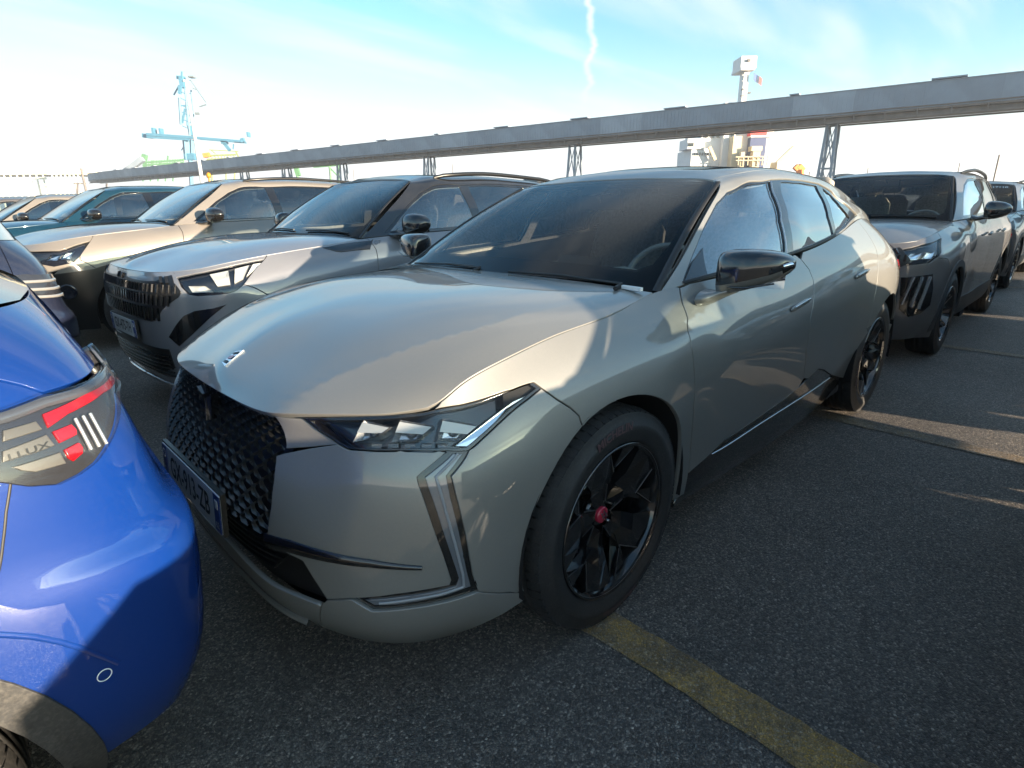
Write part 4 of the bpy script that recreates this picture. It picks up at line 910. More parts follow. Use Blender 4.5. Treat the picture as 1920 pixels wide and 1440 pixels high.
        lining = pts+l2+[(1.06, l2[-1][1])]
        panel('dark_gap_lining', belt, lining, 'cavity', car, off=-.016, gap=0, rim=.004, grid=.06, **kw)
        panel('dark_gap_lining', belt, row_uv(belt, k_[20], belt.u1, .12)+row_uv(belt, belt.u1, k_[20], v1-.005), 'cavity', car, off=-.016, gap=0, rim=.004, grid=.06, **kw)
        # bumper backing + lamp bucket
        hb = U['head']
        panel('bumper_backing', belt, [(0.0, .03), (1.05, .03), (1.05, .60), (.42, .60), (.40, v1-.02), (0, v1-.02)], 'cavity', car, off=-.055, gap=0, rim=.004, grid=.05, **kw)
        hl = panel('headlight', belt, hb, 'lamp_dark', car, off=-.045, gap=-.012, rim=.02, grid=.03, **kw)
        panel('headlight_rim', belt, hb, 'gloss_black', hl, holes=[[(c[0]+(p[0]-c[0])*f1, c[1]+(p[1]-c[1])*f2) for p in hb for c in [(sum(a for a, b in hb)/len(hb), sum(b for a, b in hb)/len(hb))] for f1, f2 in [(.955, .84)]]], off=-.003, gap=.0, rim=.03, grid=.02, **kw)
        panel('headlight_lens', belt, hb, 'lens_glass', hl, off=-.0015, gap=.001, rim=.002, grid=.02, **kw)
        # three projector modules: faceted bright boxes with a lens
        hc = [inv_px for inv_px in [U['mod1'], U['mod2'], U['mod3']]]
        for mod in hc:
            p = [belt.P(*q_)[0] for q_ in mod]; nn = belt.N(*mod[0])[0]
            front = [Vector(a-nn*.008) for a in p]; back = [Vector(a-nn*.045) for a in p]; c_f = sum(front, Vector())/4
            mb = MB(); n_ = len(front); ins = [v.lerp(c_f, .35)-Vector(nn)*.016 for v in front]
            mb.add(front+back, [(i, (i+1) % n_, n_+(i+1) % n_, n_+i) for i in range(n_)]); mb.add(front+ins, [(i, (i+1) % n_, n_+(i+1) % n_, n_+i) for i in range(n_)]+[tuple(range(n_, 2*n_))])
            mb.v = [(x, y*side, z) for x, y, z in mb.v]; pm = mb.build('projector', 'lamp_bezel', hl)
            lens = MB(); rr_ = (front[1]-front[0]).length*.26; cc = c_f-Vector(nn)*.012; ax = Vector(nn); t1 = ax.orthogonal().normalized(); t2 = ax.cross(t1)
            vs = [cc+ax*.010]+[cc+(t1*math.cos(a)+t2*math.sin(a))*rr_*s1+ax*h1 for s1, h1 in ((.5, .008), (.85, .003), (1, -.004)) for a in np.linspace(0, 2*math.pi, 17)[:-1]]
            fs = [(0, 1+i, 1+(i+1) % 16) for i in range(16)]+[(1+16*j+i, 17+16*j+i, 17+16*j+(i+1) % 16, 1+16*j+(i+1) % 16) for j in (0, 1) for i in range(16)]
            lens.add([(v.x, v.y*side, v.z) for v in vs], fs, True); lens.build('projector_lens', 'smoked_ball', pm)
            bw = MB(); bw.add([(v.x, v.y*side, v.z) for v in [front[3].lerp(front[0], .1)+Vector(nn)*.003, front[2].lerp(front[1], .1)+Vector(nn)*.003, front[2].lerp(front[1], .58)+Vector(nn)*.003, front[3].lerp(front[0], .58)+Vector(nn)*.003]], [(0, 1, 2, 3)]); bw.build('projector_brow', 'lamp_white', pm)
        bl = [belt.P(*q_)[0]-belt.N(*q_)[0]*.010 for q_ in U['blade_l']]
        mb = MB(); mb.prism([(a[0], a[1]*side, a[2]) for a in bl], tuple(-belt.N(*U['blade_l'][0])[0]*np.array([1, side, 1])*.012)); mb.build('light_blade', 'chrome', hl)
        ll = [belt.P(*q_)[0]-belt.N(*q_)[0]*.012 for q_ in U['lowbar']]
        for i in range(5):
            a = Vector(ll[0]).lerp(Vector(ll[1]), i/5+.02); b = Vector(ll[0]).lerp(Vector(ll[1]), i/5+.14)
            MB().bar((a.x, a.y*side, a.z), (b.x, b.y*side, b.z), .010, .010).build('running_lamp_cell', 'lamp_bezel', hl)
        # greenhouse
        hv1 = house.v1; kr = house.kv
        vs_ = kr[5]+.012
        frame = [(0.001, .0)]+row_uv(house, .0, house.u1, 0)[1:]+[(house.u1, vs_)]+row_uv(house, house.u1, 0, vs_)[1:]
        dlo = smooth_poly(U['dlo'][:-1], 3)
        dlo = [(a, max(b, .012)) for a, b in U['dlo']]
        fr_ = panel('side_frame', house, frame, PAINT, car, holes=[dlo], grid=.035, gap=.001, rim=.02, **kw)
        gf = [(a, max(b, .016)) for a, b in U['gl_front']]; gr = [(a, max(b, .016)) for a, b in U['gl_rear']]; gq = [(a, max(b, .016)) for a, b in U['gl_quart']]
        panel('window_surround', house, dlo, 'gloss_black', car, holes=[gf, gr, gq], off=-.006, gap=-.001, rim=.014, grid=.03, **kw)
        panel('side_window', house, gf, 'side_glass', car, off=-.012, gap=-.006, rim=.002, grid=.04, **kw)
        panel('side_window', house, gr, 'privacy_glass', car, off=-.012, gap=-.006, rim=.002, grid=.04, **kw)
        panel('quarter_window', house, gq, 'privacy_glass', car, off=-.012, gap=-.006, rim=.002, grid=.04, **kw)
        panel('mirror_sail', house, [(a, max(b, .013)) for a, b in U['sail']], 'gloss_black', car, off=-.002, grid=.03, **kw)
        strip_on('belt_seal', house, [(u, .008) for u in np.linspace(U['gl_front'][0][0], U['gl_rear'][5][0], 30)], .014, 'matt_black', car, off=.001, mirror=mir)
        strip_on('pillar_trim', house, U['gl_front'][7:12], .006, 'satin_metal', car, off=-.002, mirror=mir)
        # inner trim
        panel('pillar_lining', house, frame, 'seat', car, holes=[[(a, b) for a, b in gf], gr, gq], off=-.03, gap=0, rim=.003, grid=.06, **kw)
        # handles
        for nm_, parent_ in (('handle_f', fdoor), ('handle_r', rdoor)):
            a, b = (U[nm_][0], U[nm_][2]) if nm_ == 'handle_f' else (U[nm_][0], U[nm_][1])
            pa, pb = belt.P(*a)[0], belt.P(*b)[0]; na = belt.N(*a)[0]
            pu = Vector(pa)+Vector(na)*.004; pv = Vector(pb)+Vector(na)*.004; d_ = (pv-pu)
            hp = MB(); sec = []
            for f, s_ in ((0, .25), (.06, .8), (.3, 1), (.7, 1), (.94, .8), (1, .25)):
                c = pu+d_*f
                for kk in range(10):
                    t = 2*math.pi*kk/10; q_ = c+Vector((0, 0, 1))*math.sin(t)*.014*s_+Vector(na)*math.cos(t)*.009*s_; sec.append((q_.x, q_.y*side, q_.z))
            hp.add(sec, [(i*10+kk, i*10+(kk+1) % 10, (i+1)*10+(kk+1) % 10, (i+1)*10+kk) for i in range(5) for kk in range(10)]+[tuple(range(10)), tuple(range(50, 60))], True)
            hh = hp.build('door_handle', PAINT, parent_)
            strip = MB().tube([(p.x, p.y*side, p.z) for p in (pu+d_*.08+Vector(na)*.010+Vector((0, 0, .007)), pu+d_*.5+Vector(na)*.0115+Vector((0, 0, .008)), pu+d_*.9+Vector(na)*.010+Vector((0, 0, .007)))], .0022, 6); strip.build('handle_chrome', 'chrome', hh)
        build_mirror(car, side, (-.61, .850, 1.050), (-.64, 1.072, 1.090), (.090, .074), 'gloss_black', PAINT, (-.545, .825, .968), True)
        wheel_house(car, 0, .405, .55, .872, side); wheel_house(car, -2.675, .405, .55, .885, side)
    # black grille field, plate carrier, diamond lattice
    gp = [U['grille_r'][i] for i in (0, 1, 2, 3, 4, 5)]
    field = [(0, v1-.002)]+[(u, v1-.002) for u in np.linspace(.05, gp[0][0]-.01, 6)]+gp+[U['intake'][1], U['intake'][2], U['intake'][3], U['intake'][4], U['intake'][5], U['intake'][6], U['intake'][7], (.15, .205), (0, .205)]
    gr_ = panel('grille', belt, field, 'gloss_dull', car, off=-.030, gap=-.004, rim=.01, grid=.04, sym=True)
    mb = MB(); pu, pv = .0305, .029
    poly = [(0, v1-.004)]+[(u, v1-.004) for u in np.linspace(.05, gp[0][0]-.006, 6)]+[(a-.006, b) for a, b in gp]+[(.38, .345), (0, .345)]
    half = []
    def node(i, j): return (i*pu, .335+j*pv+.0)
    for i in range(0, 18):
        for j in range(0, 19):
            if (i+j) % 2: continue
            a = node(i, j)
            for di, dj in ((1, 1), (1, -1)):
                b = node(i+di, j+dj); m_ = ((a[0]+b[0])/2, (a[1]+b[1])/2)
                if inside(poly, np.array([m_]))[0]: half.append((a, b))
    for a, b in half:
        a = (a[0], min(a[1], v1-.004)); b = (b[0], min(b[1], v1-.004))
        pa = belt.P([a[0], (a[0]+b[0])/2, b[0]], [a[1], (a[1]+b[1])/2, b[1]]); nn = belt.N([a[0], b[0]], [a[1], b[1]])
        n0 = nn.mean(0); T_ = pa[2]-pa[0]; T_ /= np.linalg.norm(T_)+1e-9; B_ = np.cross(n0, T_)
        for sg in (1, -1):
            A0 = pa[0]-n0*.020; A1 = pa[2]-n0*.020; M0 = pa[1]-n0*.006
            vs = [A0-B_*.0035, A0+B_*.0035, A1+B_*.0035, A1-B_*.0035, pa[0]-n0*.011, M0+B_*.000, pa[2]-n0*.0155, pa[1]-n0*.018-B_*.0040, pa[1]-n0*.018+B_*.0040]
            vs = [(v[0], v[1]*sg, v[2]) for v in vs]
            mb.add(vs, [(0, 7, 5, 4), (7, 3, 6, 5), (1, 4, 5, 8), (8, 5, 6, 2)][::1])
    mb.build('grille_lattice', 'grille_metal', gr_)
    # lower intake slats
    mb = MB()
    for j in range(5):
        v = .235+j*.022
        for sg in (1, -1):
            P_ = on_surf([(u, v) for u in np.linspace(0, .40+.02*j, 12)], belt, -.016)
            for p, q in zip(P_[:-1], P_[1:]): mb.bar((p[0], p[1]*sg, p[2]), (q[0], q[1]*sg, q[2]), .012, .006)
    mb.build('intake_slats', 'gloss_dull', gr_)
    # front lip ledge
    prof = [(0, -.012), (.022, -.010), (.026, -.002), (.020, .006), (0, .016)]
    for nm, u0_, mm in (('front_splitter', .46, PAINT),):
        us = np.linspace(0, u0_, 16); P_ = on_surf([(u, .045) for u in us], belt, -.012); Nn = belt.N(us, us*0+.1); Nn[:, 2] = 0; Nn /= np.linalg.norm(Nn, axis=1)[:, None]
        vs = []
        for sg in (-1, 1):
            rng = range(len(us)-1, 0, -1) if sg < 0 else range(len(us))
            for i in rng:
                for a, b in prof: vs.append(((P_[i]+Nn[i]*a*1.0)[0], (P_[i]+Nn[i]*a*1.0)[1]*sg, P_[i][2]+b))
        m_ = len(prof); n_ = len(vs)//m_; MB().add(vs, [(i*m_+k, i*m_+k+1, (i+1)*m_+k+1, (i+1)*m_+k) for i in range(n_-1) for k in range(m_-1)], True).build(nm, mm, car)
    # centre lip panel between the intake and the ledge
    cl = [(0, .207), (.15, .207), U['intake'][7], U['intake'][6], U['intake'][5], (U['lipbottom'][1][0]+.03, .004), (.3, .004), (0, .004)]
    panel('front_lip', belt, cl, PAINT, car, sym=True, off=-.002)
    # maker's mark in the grille and the bonnet badge
    mb = MB(); cb = belt.P(0, .66)[0]
    for sg in (-1, 1):
        mb.prism([(cb[0]+.004, sg*.006, cb[2]-.05), (cb[0]+.004, sg*.034, cb[2]-.03), (cb[0]+.004, sg*.06, cb[2]+.045), (cb[0]+.004, sg*.02, cb[2]+.03)], (-.02, 0, 0))
    mb.build('grille_badge', 'gloss_black', gr_)
    MB().bar((cb[0]+.008, .0, cb[2]-.045), (cb[0]-.0, .0, cb[2]+.02), .003, .006).build('badge_fin', 'satin_metal', gr_)
    E = U['emblem']; q4 = [np.array(E[i]) for i in (0, 1, 2, 3)]
    def bq(s_, t, off): 
        # s along, t across
        a = q4[0]*(1-s_)+q4[1]*s_; b = q4[3]*(1-s_)+q4[2]*s_; c = a*(1-t)+b*t; return tuple(hood.P(*c)[0]+hood.N(*c)[0]*off)
    MB().add([bq(0, 0, .0), bq(1, 0, .0), bq(1, 1, .0), bq(0, 1, .0), bq(0, 0, .004), bq(1, 0, .004), bq(1, 1, .004), bq(0, 1, .004)], [(4, 5, 6, 7), (0, 1, 5, 4), (1, 2, 6, 5), (2, 3, 7, 6), (3, 0, 4, 7)]).build('bonnet_badge', 'chrome', car)
    bd = children(car)[-1]
    for s0, s1, mm in ((.06, .30, 'plate_black'), (.34, .68, 'red_badge'), (.72, .93, 'plate_black')):
        MB().add([bq(s0, .12, .0048), bq(s0+(s1-s0)*.75, .12, .0048), bq(s1, .75, .0048), bq(s0+(s1-s0)*.3, .75, .0048)], [(0, 1, 2, 3)]).build('badge_inlay', mm, bd)
    plate(car, (.915, 0, .502), 0, 'GX-913-ZB', '62', tilt=R(-4))
    # bonnet, roof, glass
    e = .0015
    panel('bonnet', hood, row_uv(hood, 0, hood.u1, 0)+col_uv(hood, hood.u1, 0, hood.v1)[1:]+row_uv(hood, hood.u1, 0, hood.v1)[1:]+col_uv(hood, 0, hood.v1, 0)[1:-1], PAINT, car, sym=True, grid=.016, gap=.0022, rim=.018)
    panel('roof', house, row_uv(house, 0, house.u1, vs_)+[(house.u1, house.v1)]+row_uv(house, house.u1, 0, house.v1)[1:], PAINT, car, sym=True, grid=.05, gap=.0018)
    panel('headlining', house, row_uv(house, 0.02, house.u1-.05, vs_)+[(house.u1-.05, house.v1)]+row_uv(house, house.u1-.05, .02, house.v1)[1:], 'headliner_dark', car, sym=True, off=-.035, grid=.08, gap=0)
    sc = screen; full = [(0, 0), (sc.u1, 0), (sc.u1, sc.v1), (0, sc.v1)]
    panel('windscreen', sc, full, 'windscreen_glass', car, sym=True, grid=.05, gap=.004, rim=.004)
    fh = [(0, .115), (sc.u1-.11, .12), (sc.u1-.065, .16), (sc.u1-.045, .30), (sc.u1-.04, sc.v1-.12), (sc.u1-.06, sc.v1-.06), (sc.u1-.10, sc.v1-.045), (0, sc.v1-.045)]
    # black band: outer edge minus the clear field
    band = [(0, 0.002), (sc.u1-.002, .002), (sc.u1-.002, sc.v1-.002), (0, sc.v1-.002)]+fh[::-1]
    panel('screen_border', sc, band, 'gloss_black', car, sym=True, off=-.005, grid=.04, gap=0, rim=.002)
    for side in (1, -1):
        strip_on('screen_seal', sc, [(sc.u1-.006, v) for v in np.linspace(0, sc.v1, 14)], .026, 'matt_black', car, off=.0, mirror=side < 0, thick=.005)
    # sensor housing, interior mirror
    def sp(u, v, off, sg=1):
        p = sc.P(u, v)[0]+sc.N(u, v)[0]*off; return (p[0], p[1]*sg, p[2])
    MB().add([sp(.16, sc.v1-.01, -.006, -1), sp(.02, sc.v1-.01, -.006, 1), sp(.03, sc.v1-.15, -.006, 1), sp(.05, sc.v1-.17, -.006, -1), sp(.11, sc.v1-.16, -.006, -1)], [(0, 1, 2, 3, 4)]).build('sensor_housing', 'matt_black', car)
    mb = MB(); c = Vector(sc.P(0, sc.v1-.19)[0])+Vector((-.10, 0, -.03)); mb.box(c, (.03, .24, .07), top=.95); mb.bar(c, c+Vector((.035, 0, .035)), .02); im = mb.build('interior_mirror', 'matt_black', car)
    MB().box(c+Vector((-.016, 0, 0)), (.002, .22, .055)).build('mirror_glass', 'chrome', im)
    # tail: rear glass and spoiler
    T19 = [(-3.205, .60, 1.11), (-3.29, .54, 1.08), (-3.36, .42, 1.07), (-3.40, .28, 1.065), (-3.42, 0, 1.065)]
    T0 = [(-3.19, .585, 1.14), (-3.20, .515, 1.235), (-3.20, .42, 1.268), (-3.20, .25, 1.295), (-3.20, 0, 1.305)]
    mb = MB(); vs = []
    for f, bl_ in ((0, 0), (.5, .02), (1, 0)):
        for a, b in zip(T19, T0): vs.append(tuple(np.array(a)*(1-f)+np.array(b)*f+np.array([-.8, 0, .6])*bl_))
    vs += [(x, -y, z) for x, y, z in vs]
    fs = [(r*5+i, r*5+i+1, r*5+6+i, r*5+5+i) for r in (0, 1) for i in range(4)]; fs += [tuple(15+k for k in f)[::-1] for f in fs]
    mb.add(vs, fs, True); mb.build('rear_window', 'privacy_glass', car)
    mb = MB(); top = [(-3.16, .50, 1.262), (-3.16, 0, 1.326), (-3.30, 0, 1.300), (-3.34, .30, 1.285), (-3.315, .455, 1.258)]
    vs = top+[(x, -y, z) for x, y, z in top]+[(x, y, z-.030) for x, y, z in top]+[(x, -y, z-.030) for x, y, z in top]
    mb.add(vs, [(0, 1, 2, 3, 4), (9, 8, 7, 6, 5), (10, 14, 13, 12, 11), (15, 16, 17, 18, 19), (4, 3, 13, 14), (3, 2, 12, 13), (9, 19, 18, 8), (8, 18, 17, 7), (0, 4, 14, 10), (5, 15, 19, 9)], False); sp_ = mb.build('rear_spoiler', PAINT, car)
    # wheels
    for sg in (1, -1):
        for cx, sp_in in ((0, .35), (-2.675, 1.9)):
            build_wheel(car, cx, .768, .354, .235, .248, 'star', sg, ('MICHELIN', 'ENERGY  235/45 R20'), spin=sp_in)
    # underside and cabin
    mb = MB(); mb.box((-1.3, 0, .24), (3.9, 1.10, .04)); mb.box((-1.34, 0, .24), (1.85, 1.66, .04)); mb.build('underbody', 'cavity', car)
    mb = MB(); mb.box((.22, 0, .55), (.85, 1.05, .55)); mb.build('engine', 'cavity', car)
    cab = MB(); cab.box((-1.7, 0, .32), (2.6, 1.62, .04)); cab.box((-.45, 0, .62), (.06, 1.4, .60)); 
    for sg in (-1, 1): cab.box((-1.48, sg*.775, .62), (1.8, .05, .60))
    cab.box((-2.85, 0, .80), (.9, 1.3, .35)); cab.build('cabin_floor', 'seat', car)
    d = MB(); prof = [(-.40, .985), (-.52, .998), (-.72, .985), (-.86, .955), (-.93, .90), (-.90, .70), (-.80, .50), (-.42, .45)]
    ys = [-.665, -.55, -.3, 0, .12, .3, .37, .5, .6, .665]; vs = []
    for y in ys:
        hum = .045*math.exp(-((y-.37)/.16)**2)
        for i, (x, z) in enumerate(prof): vs.append((x, y, z+(hum if 2 <= i <= 4 else 0)))
    m_ = len(prof); d.add(vs, [(i*m_+k, i*m_+k+1, (i+1)*m_+k+1, (i+1)*m_+k) for i in range(len(ys)-1) for k in range(m_-1)], True)
    db = d.build('dashboard', 'dash', car)
    MB().add([(-.50, -.02, 1.0035), (-.60, .10, 1.004), (-.70, .06, .996), (-.56, -.06, 1.002)], [(0, 1, 2, 3)]).build('paper_sheet', 'paper_white', db)
    MB().box((-.90, -.02, .99), (.015, .26, .10), rot=Matrix.Rotation(R(-12), 3, 'Y')).build('centre_screen', 'gloss_black', db)
    build_steering(car, -1.02, .36, .94)
    for y in (.36, -.36): build_seat(car, -1.42, y, .56)
    build_seat(car, -2.28, .36, .58, name='rear_seat'); build_seat(car, -2.28, -.36, .58, name='rear_seat')
    # wipers and the paper tag by the screen
    for y0, y1 in ((.05, .62), (-.62, -.12)):
        p0 = Vector((-.325, y1, 1.012)); a = [sp(abs(y0)*.86+.02, .008, .008, 1 if y0 >= 0 else -1), sp(abs((y0+y1)/2)*.86, .018, .009, 1 if (y0+y1) > 0 else -1), sp(abs(y1)*.86, .016, .008, 1 if y1 > 0 else -1)]
        mb = MB(); mb.tube(a, .0045, 6); mb.tube([a[1], a[2], (p0.x+.02, p0.y, p0.z-.006)], [.005, .006, .008], 6); mb.build('wiper', 'matt_black', car)
    mb = MB(); mb.box((-.338, .665, 1.008), (.012, .085, .012), rot=Matrix.Rotation(R(-8), 3, 'Z')); mb.build('label_tag', 'paper_white', car)
    # roof aerial
    mb = MB(); mb.add([(-2.75, .012, 1.415), (-2.75, -.012, 1.415), (-2.95, .016, 1.375), (-2.95, -.016, 1.375), (-2.93, 0, 1.44), (-2.88, 0, 1.435)], [(0, 1, 5), (0, 5, 4, 2), (1, 3, 4, 5), (2, 4, 3), (0, 2, 3, 1)], True); mb.build('roof_aerial', 'gloss_black', car)
    return car
glass('smoked_ball', (.7, .72, .75), 1.0, 1.8, 0)
mat('gloss_dull', (.008, .008, .009), .35)
mat('grille_metal', (.02, .021, .023), .2, .5, .6)
mat('headliner_dark', (.05, .05, .048), .9)
# ---------------------------------------------------------------- the upright cars around it
SURF_CACHE = {}
def suv_s(kind):
    if kind not in SURF_CACHE: SURF_CACHE[kind] = fix_sgn(suv_surfaces(**SUVS[kind]))
    return SURF_CACHE[kind]
def build_suv(name, label, kind, pose, body, roof=None, mirror_m='gloss_black', group=None, wheel='multi', front='claw', rear='plain', uvs='silver', interior=True, rails=True, clad='trim_plastic', clad_hi=False, text_screen=None, wheel_text=None, lean=False):
    S = suv_s(kind); belt, hood, screen, house = S['belt'], S['hood'], S['screen'], S['house']; p = SUVS[kind]; k, sy, sz = p['k'], p['sy'], p['sz']; tr_k = p.get('tr', 0)
    v1 = belt.v1; roof = roof or body; U = dict(UV_SUV['silver']); U.update(UV_SUV.get(uvs, {}))
    car = thing(name, label, 'car', (pose[0], pose[1], 0), pose[2], group)
    wr = .352; WB = 2.605*k; G1, G2 = (.035, .05)
    fx = lambda x: (x+(tr_k*(-1.6-x)/1.4 if x < -1.6 else 0))*k if x < 0 else x
    def I(pts): return inv(belt, [(fx(x), z*sz) for x, z in pts])
    RA = wr+.048
    arc = lambda cx, R_, a0, a1, n=30: inv(belt, [(cx+R_*math.cos(a), wr+R_*math.sin(a)) for a in np.linspace(R(a0), R(a1), n)])
    AF = arc(0, RA, 192, -10); AR = arc(-WB, RA, 192, -12)
    bot = lambda u: (u, .035)
    dfr = I([(-.44, 1.0), (-.42, .88), (-.43, .70), (-.47, .50), (-.50, .35)]); dfr = [(dfr[0][0]-.0, v1)]+dfr+[(dfr[-1][0], .035)]
    dmd = I([(-1.42, 1.0), (-1.42, .70), (-1.42, .50), (-1.42, .35)]); dmd = [(dmd[0][0], v1)]+dmd+[(dmd[-1][0], .035)]
    drr = I([(-2.46, 1.05), (-2.40, .92), (-2.33, .80), (-2.29, .70)]); drr = [(drr[0][0], v1)]+drr
    ua, ub, uc = dfr[0][0], dmd[0][0], drr[0][0]
    useam = U['seam_f'][0][0]-.02; kq = belt.ku
    tail_u = kq[19]+.03
    for side in (1, -1):
        mir = side < 0; kw = dict(mirror=mir)
        # front end
        sm = U['seam_f']; kk = min(range(len(AF)), key=lambda i: (AF[i][0]-sm[-1][0])**2+(AF[i][1]-sm[-1][1])**2)
        hd = U['head']
        it = max(range(len(hd)), key=lambda i: hd[i][0]); js = it-(3 if len(hd) > 14 else 2)
        fb = [(0, .0), (0, v1)]+row_uv(belt, 0, hd[0][0]+.02, v1)[1:]+[hd[i] for i in range(1, js+1)]+[sm[1], AF[kk]]+AF[kk+1:]+[(AF[-1][0]+.0, .0)]
        fb = fb+row_uv(belt, AF[-1][0], 0, .0)[1:-1]
        panel('front_bumper', belt, fb, body, car, grid=.04, **kw)
        uh = hd[0][0]+.02
        fn = hd[js:it+1]+[(u, v1) for u in np.linspace(hd[it][0]+.03, ua, 20)]+dfr[1:]+[(AF[0][0]+.03, .035)]+AF[:kk+1]+[sm[1]]
        panel('front_fender', belt, fn, body, car, grid=.035, **kw)
        panel('headlight_panel', belt, [hd[0], (uh, v1)]+[(u, v1) for u in np.linspace(uh, hd[it][0]+.03, 8)][1:]+hd[it:], body, car, grid=.03, **kw)
        fd = dfr[:-1]+[(dfr[-1][0], .035)]+[dmd[-1]]+dmd[::-1][1:]+[(u, v1) for u in np.linspace(ub, ua, 20)][1:-1]
        fdoor = panel('front_door', belt, fd, body, car, grid=.04, **kw)
        ai = [q for q in AR if belt.P(*q)[0][0] > -WB and belt.P(*q)[0][2] < .70*sz]
        rd = dmd+[(ai[-1][0]-.01, .035)]+ai[::-1]+drr[::-1]+[(u, v1) for u in np.linspace(uc, ub, 18)][1:-1]
        rdoor = panel('rear_door', belt, rd, body, car, grid=.04, **kw)
        aq = [q for q in AR if not (belt.P(*q)[0][0] > -WB and belt.P(*q)[0][2] < .70*sz)]
        if rear == 'detail':
            sh = U['seam_h']
            q = drr+aq[::-1]+[(aq[0][0]+.02, .06)]+row_uv(belt, aq[0][0]+.02, belt.u1, .06)[1:]+[(belt.u1, .50)]+[U['lampA'][8]]+[U['lampA'][i] for i in (7, 6, 5, 4, 3, 2, 1, 0, 17, 16, 15)]+[sh[2], sh[1], sh[0]]+[(u, v1) for u in np.linspace(sh[0][0]-.03, uc, 10)][:-1]
            q = drr[::-1]+[(u, v1) for u in np.linspace(uc, sh[0][0]-.05, 12)][1:]+[sh[0], sh[1], sh[2], sh[3]]+[U['lampA'][14], U['lampA'][13], U['lampA'][12], U['lampA'][11]]+[(U['lampA'][9][0]+.06, U['lampA'][9][1]+.01), (belt.u1, U['lampA'][9][1]+.02), (belt.u1, .05)]+row_uv(belt, belt.u1, aq[0][0], .05)[1:]+aq
            qp = panel('quarter_panel', belt, q, body, car, grid=.03, **kw)
            hp = [(sh[0][0]-.05, v1), sh[0], sh[1], sh[2], sh[3], (U['lampA'][13][0], U['lampA'][13][1]+.004), (U['lampA'][12][0], U['lampA'][12][1]+.006), (U['lampA'][11][0], U['lampA'][11][1]+.01), (U['lampA'][9][0]+.06, U['lampA'][9][1]+.03), (belt.u1, U['lampA'][9][1]+.04), (belt.u1, v1)]+row_uv(belt, belt.u1, sh[0][0]-.05, v1)[1:-1]
            panel('tailgate', belt, hp, body, car, grid=.03, **kw)
        else:
            q = drr[::-1]+row_uv(belt, uc, tail_u, v1)[1:]+[(tail_u, .04)]+row_uv(belt, tail_u, aq[0][0]+.02, .04)[1:]+aq
            panel('quarter_panel', belt, q, body, car, grid=.04, **kw)
            panel('tailgate', belt, row_uv(belt, tail_u, belt.u1, .30)+row_uv(belt, belt.u1, tail_u, v1), body, car, grid=.05, **kw)
            panel('rear_bumper', belt, row_uv(belt, tail_u, belt.u1, .04)+row_uv(belt, belt.u1, tail_u, .30), clad, car, grid=.05, **kw)
            if rear == 'plain': panel('tail_lamp', belt, [(kq[18]+.16, .62*sz), (kq[19]+.10, .66*sz), (kq[20]+.15, .66*sz), (kq[20]+.15, .56*sz), (kq[19]+.05, .56*sz)], 'red_lens', car, off=.006, grid=.05, **kw)
        # plastic cladding
        aF2 = arc(0, RA+.052, 196, -12); aR2 = arc(-WB, RA+.052, 196, -14)
        if not (clad_hi):
            panel('wheel_arch_trim', belt, aF2+AF[::-1], clad, car, off=.005, grid=.04, gap=-.002, rim=.02, **kw)
        else:
            ct = U['clad_top']; hi = [ct[0]]+ct[1:]+[q for q in aF2 if q[0] > ct[-1][0]][::-1]
            bumper = [(ct[0][0]-.35, ct[0][1]-.06)]+hi+AF[:1]+[q for q in AF]+[(AF[-1][0], .005)]+row_uv(belt, AF[-1][0], ct[0][0]-.35, .005)[1:]
            panel('bumper_cladding', belt, bumper, 'gloss_dull', car, off=.005, grid=.04, gap=-.002, rim=.02, **kw)
            c_ = belt.P(ct[1][0]-.02, ct[1][1]-.16)[0]; n_ = Vector(belt.N(ct[1][0]-.02, ct[1][1]-.16)[0]); n_.y *= side; cc = Vector((c_[0], c_[1]*side, c_[2]))+n_*.01
            fl = MB(); t1 = n_.orthogonal().normalized(); t2 = n_.cross(t1); fl.add([tuple(cc+(t1*math.cos(a)+t2*math.sin(a))*r_+n_*h_) for r_, h_ in ((.07, 0), (.065, .012), (.05, .004), (.0, .008)) for a in np.linspace(0, 2*math.pi, 21)[:-1]], [(j*20+i, j*20+(i+1) % 20, (j+1)*20+(i+1) % 20, (j+1)*20+i) for j in range(3) for i in range(20)], True); fl.build('fog_lamp', 'lamp_dark', car)
        panel('wheel_arch_trim', belt, aR2+AR[::-1], clad, car, off=.005, grid=.04, gap=-.002, rim=.02, **kw)
        us = aF2[0][0]; ue = [q for q in aR2 if belt.P(*q)[0][0] > -WB][-1][0]
        slt = I([(-.50, .40), (-1.4, .42), (-2.12, .42)])
        panel('sill_trim', belt, [(us, .0)]+[(us-.0, slt[0][1])]+slt+[(ue, slt[-1][1]), (ue, .0)]+row_uv(belt, ue, us, 0)[1:-1], clad, car, off=.006, grid=.06, gap=0, rim=.02, **kw)
        # head lamp: dark housing, bright modules, clear cover
        hl = panel('headlight', belt, hd, 'lamp_dark', car, off=-.022, gap=-.002, rim=.004, grid=.03, **kw)
        cu = sum(a for a, b in hd)/len(hd); cv = sum(b for a, b in hd)/len(hd)
